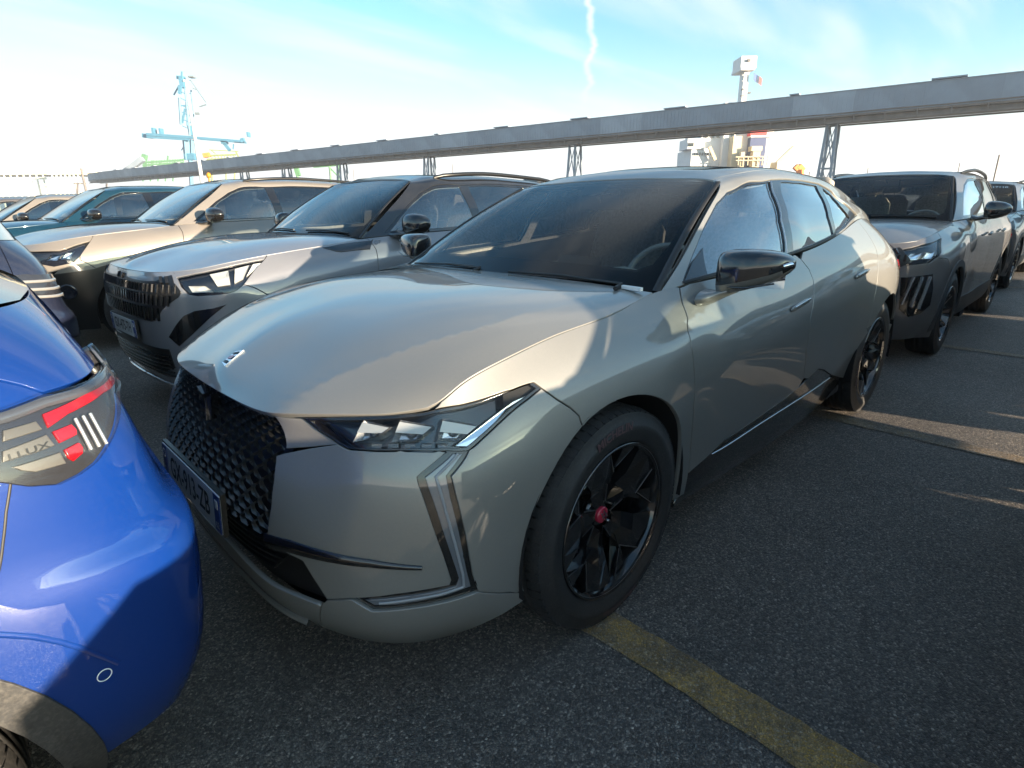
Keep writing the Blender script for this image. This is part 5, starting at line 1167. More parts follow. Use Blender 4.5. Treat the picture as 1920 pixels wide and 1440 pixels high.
        if len(hd) > 14:
            def hq(s_, t_):   # s along lamp inner->outer, t bottom->top
                lo = [hd[2], hd[3], hd[4], hd[5], hd[6], hd[7], hd[8], hd[9]]; up = [hd[15 if len(hd) > 15 else -1], hd[-1], hd[-2], hd[-3], hd[-4], hd[-5], hd[-6] if len(hd) > 14 else hd[-5], hd[9 if len(hd) > 12 else 4]]
                f = s_*7; i = min(6, int(f)); g = f-i
                a = (lo[i][0]*(1-g)+lo[i+1][0]*g, lo[i][1]*(1-g)+lo[i+1][1]*g); b = (up[i][0]*(1-g)+up[i+1][0]*g, up[i][1]*(1-g)+up[i+1][1]*g)
                return (a[0]*(1-t_)+b[0]*t_, a[1]*(1-t_)+b[1]*t_)
        if kind == 'silver' and len(hd) > 14:
            mods = [[hq(s, .34), hq(s+.13, .34), hq(s+.16, .88), hq(s+.02, .88)] for s in (.36, .55, .73)]+[[hq(.08, .12), hq(.30, .10), hq(.26, .40), hq(.06, .45)]]
        else:
            us_ = sorted(a for a, b in hd); vs__ = sorted(b for a, b in hd); u0, u1_ = us_[0], us_[-1]; w0, w1_ = vs__[0], vs__[-1]
            mods = [[(u0+(u1_-u0)*(s+.02), w0+(w1_-w0)*(.22+.2*s)), (u0+(u1_-u0)*(s+.17), w0+(w1_-w0)*(.22+.2*s)), (u0+(u1_-u0)*(s+.26), w0+(w1_-w0)*(.55+.22*s)), (u0+(u1_-u0)*(s+.11), w0+(w1_-w0)*(.55+.22*s))] for s in (.08, .30, .50)]
            mods = [m_ for m_ in mods if all(inside(hd, np.array(m_)))] or mods[:2]
        for m_ in mods:
            P3 = [belt.P(*q_)[0]-belt.N(*q_)[0]*.006 for q_ in m_]; nn = belt.N(*m_[0])[0]; c0 = sum(P3)/4
            mb = MB(); inn = [(a*.62+c0*.38)-nn*.005 for a in P3]; back = [a-nn*.012 for a in P3]; mb.add([tuple(v) for v in P3+inn+back], [(i, (i+1) % 4, 4+(i+1) % 4, 4+i) for i in range(4)]+[(4, 5, 6, 7)]+[(i, 8+i, 8+(i+1) % 4, (i+1) % 4) for i in range(4)])
            mb.v = [(x, y*side, z) for x, y, z in mb.v]; mb.build('light_module', 'lamp_white' if front == 'three' else 'lens_clear', hl)
        panel('headlight_lens', belt, hd, 'lens_glass', hl, off=-.001, gap=.002, rim=.004, grid=.03, **kw)
        # grille, brow, corner intake
        gr = panel('grille', belt, U['grille'], 'gloss_dull', car, off=.003, gap=0, rim=.006, grid=.04, **kw)
        gu = [a for a, b in U['grille']]; gv = [b for a, b in U['grille']]
        mb = MB(); lo_v, hi_v = min(gv)+.01, max(gv)-.01; nslat = 15
        for i in range(nslat):
            u = .02+i*.043
            for j in range(4):
                a = (u+.006*j, lo_v+(hi_v-lo_v)*(j/4.+.01)); b = (u+.006*(j+1)+.004, lo_v+(hi_v-lo_v)*((j+1)/4.-.035)); mdl = ((a[0]+b[0])/2, (a[1]+b[1])/2)
                if inside(U['grille'], np.array([mdl]))[0]:
                    pa, pb = on_surf([a, b], belt, .004); mb.bar((pa[0], pa[1]*side, pa[2]), (pb[0], pb[1]*side, pb[2]), .016, .012)
        mb.build('grille_slats', 'grille_metal', gr)
        panel('lower_grille', belt, U['lowgr'], 'gloss_dull', car, off=.003, gap=0, rim=.004, grid=.05, **kw)
        mb = MB(); lv = [b for a, b in U['lowgr']]
        for j in range(6):
            v = min(lv)+.02+j*.028; P_ = on_surf([(u, v) for u in np.linspace(0, .52, 9)], belt, .006)
            for a, b in zip(P_[:-1], P_[1:]): mb.bar((a[0], a[1]*side, a[2]), (b[0], b[1]*side, b[2]), .010, .008)
        mb.build('lower_grille_slats', 'grille_metal', car)
        if front == 'claw2' or uvs == 'right':
            cp = panel('fog_panel', belt, U['claws'], 'gloss_black', car, off=.004, gap=0, rim=.006, grid=.04, **kw)
            cu_ = [a for a, b in U['claws']]; cv_ = [b for a, b in U['claws']]
            for i in range(3):
                a = (min(cu_)+.085+i*.070, max(cv_)-.02); b = (min(cu_)+.035+i*.070, min(cv_)+.11-.02*i)
                pa, pb = on_surf([a, b], belt, .008); MB().bar((pa[0], pa[1]*side, pa[2]), (pb[0], pb[1]*side, pb[2]), .020, .010).build('running_lamp_claw', 'lamp_bezel', cp)
        else:
            panel('fog_panel', belt, U['fog'], 'gloss_black', car, off=.004, gap=0, rim=.006, grid=.04, **kw)
        panel('front_skid_plate', belt, row_uv(belt, 0.0, .62, .035)+[(.66, .09), (.5, .055)]+row_uv(belt, .45, 0, .06), 'lamp_bezel' if kind == 'silver' else clad, car, off=.016, gap=0, rim=.012, grid=.05, **kw)
        if kind == 'silver':
            vt = panel('fender_vent', belt, U['vent'], 'gloss_black', car, off=.004, gap=0, rim=.004, grid=.03, **kw)
        # near-black linings, their colour stands in for shade in the panel gaps
        l2 = arc(-WB, RA+.014, 188, -8, 16)+arc(0, RA+.014, 188, -8, 16)
        lining = [(1.12, v1-.004)]+row_uv(belt, 1.12, kq[20], v1-.004)[1:]+[(kq[20], .10)]+l2+[(1.12, l2[-1][1])]
        panel('dark_gap_lining', belt, lining, 'cavity', car, off=-.018, gap=0, rim=.004, grid=.08, **kw)
        panel('dark_gap_lining', belt, row_uv(belt, 0, 1.10, .05)+row_uv(belt, 1.10, 0, v1-.02), 'cavity', car, off=-.05, gap=0, rim=.004, grid=.08, **kw)
        panel('dark_gap_lining', belt, row_uv(belt, kq[20], belt.u1, .10)+row_uv(belt, belt.u1, kq[20], v1-.005), 'cavity', car, off=-.03, gap=0, rim=.004, grid=.08, **kw)
        # greenhouse
        kr = house.kv; vs_ = kr[5]+.01
        Hh = lambda pts: inv(house, [(fx(x), z*sz) for x, z in pts])
        frame = [(0.001, 0)]+row_uv(house, 0, house.u1, 0)[1:]+[(house.u1, vs_)]+row_uv(house, house.u1, 0, vs_)[1:]
        dlo = Hh([(-.58, 1.098), (-.72, 1.195), (-.86, 1.290), (-1.0, 1.370), (-1.12, 1.418), (-1.30, 1.434), (-1.8, 1.442), (-2.3, 1.432), (-2.68, 1.398), (-2.80, 1.34), (-2.78, 1.20), (-2.66, 1.162), (-2.3, 1.148), (-1.8, 1.128), (-1.2, 1.108)])
        gf = Hh([(-.63, 1.112), (-.76, 1.205), (-.90, 1.298), (-1.03, 1.368), (-1.13, 1.402), (-1.30, 1.417), (-1.385, 1.419), (-1.405, 1.28), (-1.415, 1.128), (-1.0, 1.115)])
        grr = Hh([(-1.50, 1.13), (-1.49, 1.28), (-1.475, 1.423), (-1.8, 1.428), (-2.16, 1.422), (-2.20, 1.28), (-2.22, 1.158), (-1.9, 1.145)])
        gq = Hh([(-2.30, 1.165), (-2.27, 1.28), (-2.24, 1.415), (-2.45, 1.405), (-2.66, 1.375), (-2.74, 1.33), (-2.72, 1.215), (-2.62, 1.178)])
        panel('side_frame', house, frame, roof, car, holes=[dlo], grid=.04, gap=.001, rim=.015, **kw)
        panel('window_surround', house, dlo, 'gloss_black', car, holes=[gf, grr, gq], off=-.005, gap=-.001, rim=.010, grid=.04, **kw)
        panel('side_window', house, gf, 'side_glass', car, off=-.010, gap=-.006, rim=.002, grid=.06, **kw)
        panel('side_window', house, grr, 'privacy_glass' if kind != 'right' else 'side_glass', car, off=-.010, gap=-.006, rim=.002, grid=.06, **kw)
        panel('quarter_window', house, gq, 'privacy_glass', car, off=-.010, gap=-.006, rim=.002, grid=.06, **kw)
        panel('pillar_lining', house, frame, 'seat_light', car, holes=[gf, grr, gq], off=-.028, gap=0, rim=.003, grid=.08, **kw)
        if rails:
            rp = on_surf([(u, kr[5]-.012) for u in np.linspace(house.ku[2]+.02, house.u1-.12, 16)], house, .001); rp = [(a, b*side, c) for a, b, c in rp]
            lift = [0, .022, .032]+[.036]*10+[.032, .022, 0]; MB().tube([(a[0], a[1], a[2]+l_) for a, l_ in zip(rp, lift)], [.010, .015]+[.016]*12+[.015, .010], 8).build('roof_rail', 'gloss_dull', car)
        for x in (-1.15, -1.95):
            a, b = I([(x, .93), (x-.16, .945)]); pa, pb = Vector(on_surf([a], belt, .012)[0]), Vector(on_surf([b], belt, .012)[0])
            for v_ in (pa, pb): v_.y *= side
            MB().tube([pa, pa.lerp(pb, .1)+Vector((0, side*.012, 0)), pa.lerp(pb, .9)+Vector((0, side*.012, 0)), pb], [.006, .012, .012, .006], 8).build('door_handle', body, fdoor if x > -1.5 else rdoor)
        MX = -.72*k if kind != 'silver' else -.70
        build_mirror(car, side, (MX, .875*sy, 1.150*sz), (MX-.02, 1.065*sy, 1.160*sz), (.085, .078), mirror_m, mirror_m, (MX+.05, .80*sy, 1.085*sz))
        wheel_house(car, 0, RA+.008, .52, .855*sy, side); wheel_house(car, -WB, RA+.008, .52, .865*sy, side)
        for cx, sp_ in ((0, .6), (-WB, 1.3)): build_wheel(car, cx, .762*sy, wr, .225, .232, wheel, side, wheel_text, spin=sp_)
        strip_on('screen_seal', screen, [(screen.u1-.004, v) for v in np.linspace(0, screen.v1, 10)], .022, 'matt_black', car, off=.0, mirror=mir, thick=.004)
    # across the car
    brow = U['brow']
    panel('bonnet', hood, row_uv(hood, 0, hood.u1, 0)+col_uv(hood, hood.u1, 0, hood.v1)[1:]+row_uv(hood, hood.u1, 0, hood.v1)[1:]+col_uv(hood, 0, hood.v1, 0)[1:-1], body, car, sym=True, grid=.04, gap=.002, rim=.018)
    panel('roof', house, row_uv(house, 0, house.u1, vs_)+[(house.u1, house.v1)]+row_uv(house, house.u1, 0, house.v1)[1:], roof, car, sym=True, grid=.07, gap=.001)
    panel('headlining', house, row_uv(house, 0.02, house.u1-.05, vs_)+[(house.u1-.05, house.v1)]+row_uv(house, house.u1-.05, .02, house.v1)[1:], 'headliner', car, sym=True, off=-.035, grid=.1, gap=0)
    sc = screen
    panel('windscreen', sc, [(0, 0), (sc.u1, 0), (sc.u1, sc.v1), (0, sc.v1)], 'windscreen_glass', car, sym=True, grid=.07, gap=.003, rim=.004)
    fh = [(0, .075), (sc.u1-.10, .08), (sc.u1-.055, .12), (sc.u1-.04, .25), (sc.u1-.035, sc.v1-.12), (sc.u1-.055, sc.v1-.06), (sc.u1-.09, sc.v1-.045), (0, sc.v1-.045)]
    panel('screen_border', sc, [(0, 0.002), (sc.u1-.002, .002), (sc.u1-.002, sc.v1-.002), (0, sc.v1-.002)]+fh[::-1], 'gloss_black', car, sym=True, off=-.005, grid=.05, gap=0, rim=.002)
    def sp(u, v, off, sg=1):
        q = sc.P(u, v)[0]+sc.N(u, v)[0]*off; return (q[0], q[1]*sg, q[2])
    for a0, a1 in ((.08, .58), (-.60, -.12)):
        s0 = 1 if a0+a1 > 0 else -1; a = [sp(abs(a0)*.9, .03, .010, s0), sp(abs((a0+a1)/2)*.9, .04, .010, s0), sp(abs(a1)*.9, .03, .010, s0)]; MB().tube(a, .006, 6).build('wiper', 'matt_black', car)
    if text_screen:
        mb = MB(); o0 = sc.P(sc.u1-.16, sc.v1-.14)[0]; e1 = sc.P(sc.u1-.26, sc.v1-.14)[0]; e2 = sc.P(sc.u1-.16, sc.v1-.08)[0]
        ux = (o0-e1); ux /= np.linalg.norm(ux); uy = (e2-o0); uy /= np.linalg.norm(uy); nn = sc.N(sc.u1-.2, sc.v1-.14)[0]; c_ = sc.P(sc.u1-.20, sc.v1-.13)[0]+nn*.004
        text_on(mb, text_screen, .075, lambda x, y: tuple(c_+ux*x+uy*y), .012, sx=1.1); mb.build('screen_marking', 'paper_white', car, fix=False)
    # rear glass and tailgate top
    T0 = [tuple(q) for q in house.P([house.u1]*5, np.linspace(kr[3], house.v1, 5))]; T1 = [tuple(q) for q in belt.P(np.linspace(kq[19]+.02, belt.u1, 5), [v1]*5)]
    vs = []
    for f, bl_ in ((0, 0), (.33, .02), (.66, .02), (1, 0)):
        for a, b in zip(T1, T0): vs.append(tuple(np.array(a)*(1-f)+np.array(b)*f+np.array([-.9, 0, .3])*bl_))
    vs += [(x, -y, z) for x, y, z in vs]; fs = [(r_*5+i, r_*5+i+1, r_*5+6+i, r_*5+5+i) for r_ in range(3) for i in range(4)]; fs += [tuple(20+q for q in f)[::-1] for f in fs]
    MB().add(vs, fs, True).build('rear_window', 'privacy_glass' if rear != 'detail' else 'tint_glass', car)
    top = [tuple(q) for q in house.P([house.u1-.03]*4, np.linspace(kr[5], house.v1, 4))]; t2 = [(x-.16, y*.97, z-.035) for x, y, z in top]
    mb = MB(); vs = []
    for r_, dz in ((top, 0.004), (t2, 0), (t2, -.03), (top, -.05)): vs += [(x, y, z+dz) for x, y, z in r_]
    vs += [(x, -y, z) for x, y, z in vs]; fs = [(r_*4+i, r_*4+i+1, ((r_+1) % 4)*4+i+1, ((r_+1) % 4)*4+i) for r_ in range(4) for i in range(3)]+[(0, 4, 8, 12)]; fs += [tuple(16+q for q in f)[::-1] for f in fs]
    mb.add(vs, fs, False).build('rear_spoiler', roof, car)
    mb = MB(); mb.box((-1.3*k, 0, .26), (3.9*k, 1.05, .04)); mb.box((-1.31*k, 0, .26), (1.70*k, 1.60, .04)); mb.box((-1.31*k, 0, .20), (1.92*k if not interior else .2, 1.60, .12)); mb.box((.22, 0, .60), (.85, 1.0, .55)); mb.build('underbody', 'cavity', car)  # lower box on cars without interior is added to stop sun passing underneath
    if interior:
        cab = MB(); cab.box((-1.65*k, 0, .36), (2.5*k, 1.56, .04)); cab.box((-.42, 0, .72), (.06, 1.4, .62))
        for sg in (-1, 1): cab.box((-1.48*k, sg*.745*sy, .70*sz), (1.8*k, .05, .64))
        cab.box((-2.8*k, 0, .82), (.6, 1.3, .42)); cab.build('cabin_floor', 'seat', car)
        d = MB(); prof = [(-.42, 1.05), (-.54, 1.065), (-.72, 1.055), (-.86, 1.02), (-.92, .96), (-.88, .75), (-.45, .5)]; ys = [-.72, -.3, .2, .36, .52, .72]; vs = []
        for y in ys:
            for i, (x, z) in enumerate(prof): vs.append((x, y*sy, z*sz+(.04*math.exp(-((y-.37)/.16)**2) if 2 <= i <= 4 else 0)))
        d.add(vs, [(i*7+q, i*7+q+1, (i+1)*7+q+1, (i+1)*7+q) for i in range(5) for q in range(6)], True).build('dashboard', 'dash', car)
        build_steering(car, -1.0*k, .36, 1.0*sz, .175)
        for y in (.36, -.36): build_seat(car, -1.38*k, y, .66*sz, 'seat'); build_seat(car, -2.15*k, y, .68*sz, 'seat', name='rear_seat')
        mb = MB(); c = Vector(sc.P(0, sc.v1-.14)[0])+Vector((-.09, 0, -.02)); mb.box(c, (.03, .22, .065)); mb.bar(c, c+Vector((.03, 0, .03)), .02); mb.build('interior_mirror', 'matt_black', car)
    return car, S
glass('tint_glass', (.05, .06, .08), 1.0, 1.7, .02)
def build_cars():
    silver = paint('paint_silver', (.22, .222, .24), .35, .40); black = paint('paint_black', (.010, .010, .012), .2, .3)
    beige = paint('paint_beige', (.21, .187, .165), .15, .42); teal = paint('paint_teal', (.003, .035, .062), .25, .36); graph = paint('paint_graphite', (.12, .11, .107), .3, .40)
    blue = paint('paint_blue', (.001, .026, .165), .05, .50, dust=.008, spec=.15); navy = paint('paint_navy', (.015, .02, .045), .4, .32); white = paint('paint_white', (.62, .60, .55), .1, .4)
    g = 'cars parked in close rows'
    c1, S1 = build_suv('parked_car', 'silver crossover with black roof and slatted grille, beside the grey fastback', 'silver', POSE['silver'], silver, black, 'gloss_black', g, front='three')
    plate(c1, (.905, 0, .585), 0, 'GX-475-TH', '62', w=.50, h=.105)
    # brow badge lettering
    hs = S1['belt']; mb = MB(); P0 = hs.P(0.0, hs.v1-.028)[0]; text_on(mb, 'PEUGEOT', .030, lambda x, y: (P0[0]+.006, x, P0[2]+y), .01, sx=1.5); mb.build('brow_lettering', 'gloss_black', c1, fix=False)
    mb = MB(); v_ = UV_SUV['silver']['vent']; a = hs.P(v_[2][0]+.03, v_[2][1]-.035)[0]+hs.N(*v_[2])[0]*.007; text_on(mb, 'GT', .04, lambda x, y: (a[0]-x, a[1], a[2]+y), .02); mb.build('vent_badge', 'chrome', c1, fix=False)
    c2, S2 = build_suv('parked_car', 'beige crossover with roof rails and black lower bumper, second from the fastback on the left', 'beige', POSE['beige'], beige, None, 'gloss_black', g, uvs='beige', clad_hi=True, front='claw')
    kids = None
    c3, _ = build_suv('parked_car', 'teal blue crossover with black mirror, behind the beige one', 'beige', POSE['teal'], teal, None, 'gloss_black', g, uvs='beige', clad_hi=True, front='claw', rails=False)
    c4, _ = build_suv('parked_car', 'beige grey crossover beyond the teal one, seen between pale windscreens', 'silver', (.95, -11.5, .07), beige, None, 'gloss_black', g, front='claw', rails=False)
    c5, _ = build_suv('parked_car', 'dark grey crossover farthest left in the row, only its roof and side glass showing', 'silver', (1.35, -14.4, .07), graph, None, 'gloss_black', g, front='claw', rails=False)
    c6, S6 = build_suv('parked_car', 'brownish grey crossover with claw shaped lamps, parked right behind the fastback', 'right', POSE['right'], graph, None, 'gloss_black', g, uvs='right', front='claw2', text_screen=None, rails=True)
    c7, S7 = build_suv('parked_car', 'dark crossover at the right edge with white figures on its windscreen', 'right', (-10.1+.02, -.02, 0), graph, None, 'gloss_black', g, uvs='right', front='claw2', text_screen='17110')
    c8, S8 = build_suv('parked_car', 'bright blue crossover with red tail lamps, cut off by the left edge in the foreground', 'swept', POSE['blue'], blue, None, 'gloss_black', g, uvs='blue', rear='detail', front='claw', rails=False, interior=False)
    blue_tail(c8, S8, blue)
    c9, S9 = build_suv('parked_car', 'dark navy car with banded tail lamps, behind the bright blue one', 'silver', POSE['navy'], navy, None, 'gloss_black', g, rear='navy', front='claw', rails=False, interior=False)
    navy_tail(c9, S9)
    # the two cars standing to the right of the camera; they throw the long shadow
    c10, _ = build_suv('parked_car', 'dark grey hatchback standing in the bay on the near side of the fastback', 'small', (.24, 2.75, 0), graph, None, 'gloss_black', g, interior=False, rails=False, front='claw')
    c11, _ = build_suv('parked_car', 'silver grey crossover in the row behind, one bay over', 'right', (-3.975, 2.78, 0), silver, None, 'gloss_black', g, interior=False, rails=False, front='claw')
def extra_cars():  # out of view, added to block the sun beyond the second gap
    build_suv('parked_car', 'unseen dark crossover added third in the near row to block the sun', 'silver', (-8.50, 2.78, 0), MATS['paint_graphite'], None, 'gloss_black', 'cars parked in close rows', interior=False, rails=False, front='claw')
def blue_tail(car, S, blue):
    belt = S['belt']; U = UV_SUV['blue']
    for side in (1, -1):
        kw = dict(mirror=side < 0)
        lm = panel('tail_lamp', belt, U['lampA'][:9]+[U['lampA'][9], U['lampA'][10]]+U['lampA'][11:], 'smoke_plastic', car, off=.008, gap=0, rim=.020, grid=.012, step=.01, **kw)
        up = [U['lampA'][i] for i in (17, 16, 15, 14, 13, 12, 11, 10, 9)]
        strip = [(a, b-.007) for a, b in up]
        strip_on('lamp_top_band', belt, strip, .017, 'lamp_band', lm, off=.010, mirror=side < 0, thick=.004)
        for nm, key, mm, o_ in (('red_bar', 'red1', 'red_lens', .0125), ('red_block', 'red2', 'red_lens', .0125), ('red_block', 'red3', 'red_lens', .0125), ('reflector_panel', 'pan1', 'lamp_panel', .012), ('reflector_panel', 'pan2', 'lamp_panel', .012), ('reflector_panel', 'pan3', 'lamp_panel', .012)):
            panel(nm, belt, U[key], mm, lm, off=o_, gap=0, rim=.004, grid=.008, step=.006, **kw)
        for i in range(3):
            a0, a1 = U['cl1'][0], U['cl1'][2]; du = .014*i
            pa, pb = on_surf([(a0[0]+du, a0[1]), (a1[0]+du, a1[1])], belt, .014); MB().tube([(pa[0], pa[1]*side, pa[2]), (pb[0], pb[1]*side, pb[2])], .0030, 8).build('clear_rib', 'lamp_bezel', lm)
        T0_, T1_, Tc_, Tu_ = [np.array(q_) for q_ in U['txt']]; mb = MB(); vs, fs = text_geo('LLUX', 1, .01); o = []; W_ = max(v[0] for v in vs)-min(v[0] for v in vs)
        for x, y in vs:
            q_ = Tc_+(T1_-T0_)*(x/W_*.95)+(Tu_-Tc_)*(y*1.5); p_ = belt.P(*q_)[0]+belt.N(*q_)[0]*.0135; o.append((p_[0], p_[1]*side, p_[2]))
        mb.add(o, fs); mb.build('lamp_lettering', 'plate_black', lm, fix=False)
        panel('lamp_cover', belt, U['lampA'], 'lens_glass', lm, off=.019, gap=0, rim=.008, grid=.012, step=.01, **kw)
        strip_on('bumper_crease', belt, U['crease3'], .010, blue, car, off=-.004, mirror=side < 0, thick=.006)
        # sensor ring
        c = U['refl'][0]; P0 = belt.P(*c)[0]; n0 = Vector(belt.N(*c)[0]); t1 = Vector((0, 0, 1)); t2 = n0.cross(t1).normalized(); t1 = t2.cross(n0)
        mb = MB(); pts = [Vector(P0)+n0*.003+(t1*math.cos(a)+t2*math.sin(a))*.0105 for a in np.linspace(0, 2*math.pi, 25)]; mb.tube([(p_.x, p_.y*side, p_.z) for p_ in pts], .0009, 6, cap=False); mb.build('sensor_ring', 'paper_white', car)
        panel('rear_cladding', belt, U['clad'][:7]+[(belt.ku[20]-.02, .16), (belt.u1, .16), (belt.u1, .0)]+row_uv(belt, belt.u1, U['clad'][0][0]-.1, .0)[1:]+[(U['clad'][0][0]-.1, U['clad'][0][1]-.0)], 'trim_plastic', car, off=.007, gap=0, rim=.014, grid=.04, holes=[], **kw) if False else None
        seam = U['fuelseam']; strip_on('bumper_seam', belt, [(a, b) for a, b in seam], .004, 'matt_black', car, off=.0002, mirror=side < 0, thick=.0006)
    return car
def navy_tail(car, S):
    belt = S['belt']; kq = belt.ku
    for side in (1, -1):
        base = [(kq[18]+.10, .60), (kq[19]+.12, .63), (kq[20]+.20, .63), (kq[20]+.20, .70), (kq[19]+.05, .71), (kq[18]+.08, .70)]
        lm = panel('tail_lamp_housing', belt, base, 'smoke_plastic', car, off=.012, grid=.03, mirror=side < 0)
        for j in range(3):
            v = .622+j*.028; strip_on('lamp_band', belt, [(kq[18]+.12, v), (kq[19], v+.003), (kq[20]+.1, v+.003)], .016, 'lamp_panel_bright', lm, off=.014, mirror=side < 0, thick=.004)
mat('smoke_plastic', (.022, .022, .026), .2, 0, 1); mat('lamp_band', (.07, .075, .09), .12, .2, 1); mat('lamp_panel', (.085, .082, .076), .4, .2, .4); mat('lamp_panel_bright', (.32, .31, .30), .2, .4, .6)
# ---------------------------------------------------------------- the yard and the harbour behind it
CAM = Vector((1.2978, 1.7532, 1.2816)); FH = Vector((_d.x, _d.y, 0)).normalized(); RH = Vector((-FH.y, FH.x, 0))*-1
def at(px, py, D):
    """the point D metres ahead (level distance) that stands at a place in the view"""
    v = _d+_R*((px-960)/1068.43)-_U*((py-720)/1068.43); h = v.x*FH.x+v.y*FH.y
    return CAM+v*(D/h)
def facing_box(mb, x0, y0, x1, y1, D, depth):
    a = at(x0, y0, D); b = at(x1, y1, D); a2 = at(x1, y0, D); w = (a2-a).dot(RH); h = a.z-b.z
    c = a+RH*(w/2)+FH*(depth/2); c.z = (a.z+b.z)/2
    rot = Matrix((RH, FH, Vector((0, 0, 1)))).transposed(); mb.box(c, (abs(w), depth, abs(h)), rot=rot); return mb
def asphalt():
    m = bpy.data.materials.new('asphalt'); m.use_nodes = True; t = NT(m.node_tree); t.t.nodes.clear(); MATS['asphalt'] = m
    o = t.n('ShaderNodeOutputMaterial'); b = t.n('ShaderNodeBsdfPrincipled'); t.l(b.outputs[0], o.inputs[0]); tc_ = t.n('ShaderNodeTexCoord')
    return m, t, b, tc_
def asphalt_nodes(t, b, tc_, yellow=False):
    v = t.n('ShaderNodeTexVoronoi', i_Scale=165.0); t.l(tc_.outputs['Object'], v.inputs['Vector'])
    v2 = t.n('ShaderNodeTexVoronoi', i_Scale=165.0, feature='DISTANCE_TO_EDGE'); t.l(tc_.outputs['Object'], v2.inputs['Vector'])
    sp_ = t.n('ShaderNodeSeparateColor'); t.l(v.outputs['Color'], sp_.inputs[0])
    ramp = t.n('ShaderNodeValToRGB'); cr = ramp.color_ramp; t.l(sp_.outputs[0], ramp.inputs[0])
    cr.elements[0].position = 0; cr.elements[0].color = (.055, .055, .058, 1); cr.elements[1].position = 1; cr.elements[1].color = (.27, .26, .245, 1)
    for p_, c in ((.45, (.085, .085, .086)), (.72, (.12, .118, .115)), (.92, (.17, .165, .157))): e = cr.elements.new(p_); e.color = (*c, 1)
    big = t.n('ShaderNodeTexNoise', i_Scale=.9, i_Detail=7.0, i_Roughness=.65); t.l(tc_.outputs['Object'], big.inputs['Vector'])
    bm_ = t.n('ShaderNodeMapRange'); t.l(big.outputs['Fac'], bm_.inputs[0]); bm_.inputs[1].default_value = .3; bm_.inputs[2].default_value = .7; bm_.inputs[3].default_value = 1.35; bm_.inputs[4].default_value = 2.2
    gap = t.n('ShaderNodeMapRange'); t.l(v2.outputs['Distance'], gap.inputs[0]); gap.inputs[1].default_value = .0; gap.inputs[2].default_value = .16; gap.inputs[3].default_value = .6; gap.inputs[4].default_value = 1
    mu = t.n('ShaderNodeMath', operation='MULTIPLY'); t.l(bm_.outputs[0], mu.inputs[0]); t.l(gap.outputs[0], mu.inputs[1])
    sc_ = t.n('ShaderNodeVectorMath', operation='SCALE'); t.l(ramp.outputs[0], sc_.inputs[0]); t.l(mu.outputs[0], sc_.inputs['Scale'])
    st = t.n('ShaderNodeTexNoise', i_Scale=.55, i_Detail=4.0); t.l(tc_.outputs['Object'], st.inputs['Vector'])
    sm = t.n('ShaderNodeMapRange', interpolation_type='SMOOTHSTEP'); t.l(st.outputs['Fac'], sm.inputs[0]); sm.inputs[1].default_value = .60; sm.inputs[2].default_value = .70; sm.inputs[4].default_value = .35
    mx_ = t.n('ShaderNodeMix', data_type='RGBA'); t.l(sm.outputs[0], mx_.inputs[0]); t.l(sc_.outputs[0], mx_.inputs[6]); mx_.inputs[7].default_value = (.022, .017, .014, 1)
    ck = t.n('ShaderNodeTexVoronoi', i_Scale=.32, feature='DISTANCE_TO_EDGE'); cn = t.n('ShaderNodeTexNoise', i_Scale=2.5, i_Detail=6.0); t.l(tc_.outputs['Object'], cn.inputs['Vector'])
    cm = t.n('ShaderNodeMix', data_type='RGBA', blend_type='ADD'); cm.inputs[0].default_value = .35; t.l(tc_.outputs['Object'], cm.inputs[6]); t.l(cn.outputs['Color'], cm.inputs[7]); t.l(cm.outputs[2], ck.inputs['Vector'])
    cl_ = t.n('ShaderNodeMapRange'); t.l(ck.outputs['Distance'], cl_.inputs[0]); cl_.inputs[1].default_value = .0; cl_.inputs[2].default_value = .004; cl_.inputs[3].default_value = .22; cl_.inputs[4].default_value = 0
    mk = t.n('ShaderNodeMix', data_type='RGBA'); t.l(cl_.outputs[0], mk.inputs[0]); t.l(mx_.outputs[2], mk.inputs[6]); mk.inputs[7].default_value = (.018, .017, .016, 1)
    last = mk.outputs[2]
    if yellow:
        n3 = t.n('ShaderNodeTexNoise', i_Scale=5.0, i_Detail=6.0, i_Roughness=.7); t.l(tc_.outputs['Object'], n3.inputs['Vector'])
        n4 = t.n('ShaderNodeMapRange'); t.l(n3.outputs['Fac'], n4.inputs[0]); n4.inputs[1].default_value = .40; n4.inputs[2].default_value = .58; n4.inputs[3].default_value = yellow*.30; n4.inputs[4].default_value = yellow*1.15
        g2 = t.n('ShaderNodeMath', operation='MULTIPLY'); t.l(n4.outputs[0], g2.inputs[0]); t.l(gap.outputs[0], g2.inputs[1])
        my = t.n('ShaderNodeMix', data_type='RGBA'); g3 = t.n('ShaderNodeMath', operation='MULTIPLY'); g4 = t.n('ShaderNodeMapRange'); t.l(sp_.outputs[1], g4.inputs[0]); g4.inputs[3].default_value = .45; g4.inputs[4].default_value = 1.2; t.l(g2.outputs[0], g3.inputs[0]); t.l(g4.outputs[0], g3.inputs[1]); g3.use_clamp = True; t.l(g3.outputs[0], my.inputs[0]); t.l(last, my.inputs[6]); my.inputs[7].default_value = (.80, .53, .13, 1); last = my.outputs[2]
    wm = t.n('ShaderNodeVectorMath', operation='MULTIPLY'); t.l(last, wm.inputs[0]); wm.inputs[1].default_value = (1.14, 1.0, .88); last = wm.outputs[0]
    t.l(last, b.inputs['Base Color']); b.inputs['Roughness'].default_value = .62; b.inputs['Specular IOR Level'].default_value = .35
    rm = t.n('ShaderNodeMapRange'); t.l(sp_.outputs[1], rm.inputs[0]); rm.inputs[3].default_value = .38; rm.inputs[4].default_value = .8; t.l(rm.outputs[0], b.inputs['Roughness'])
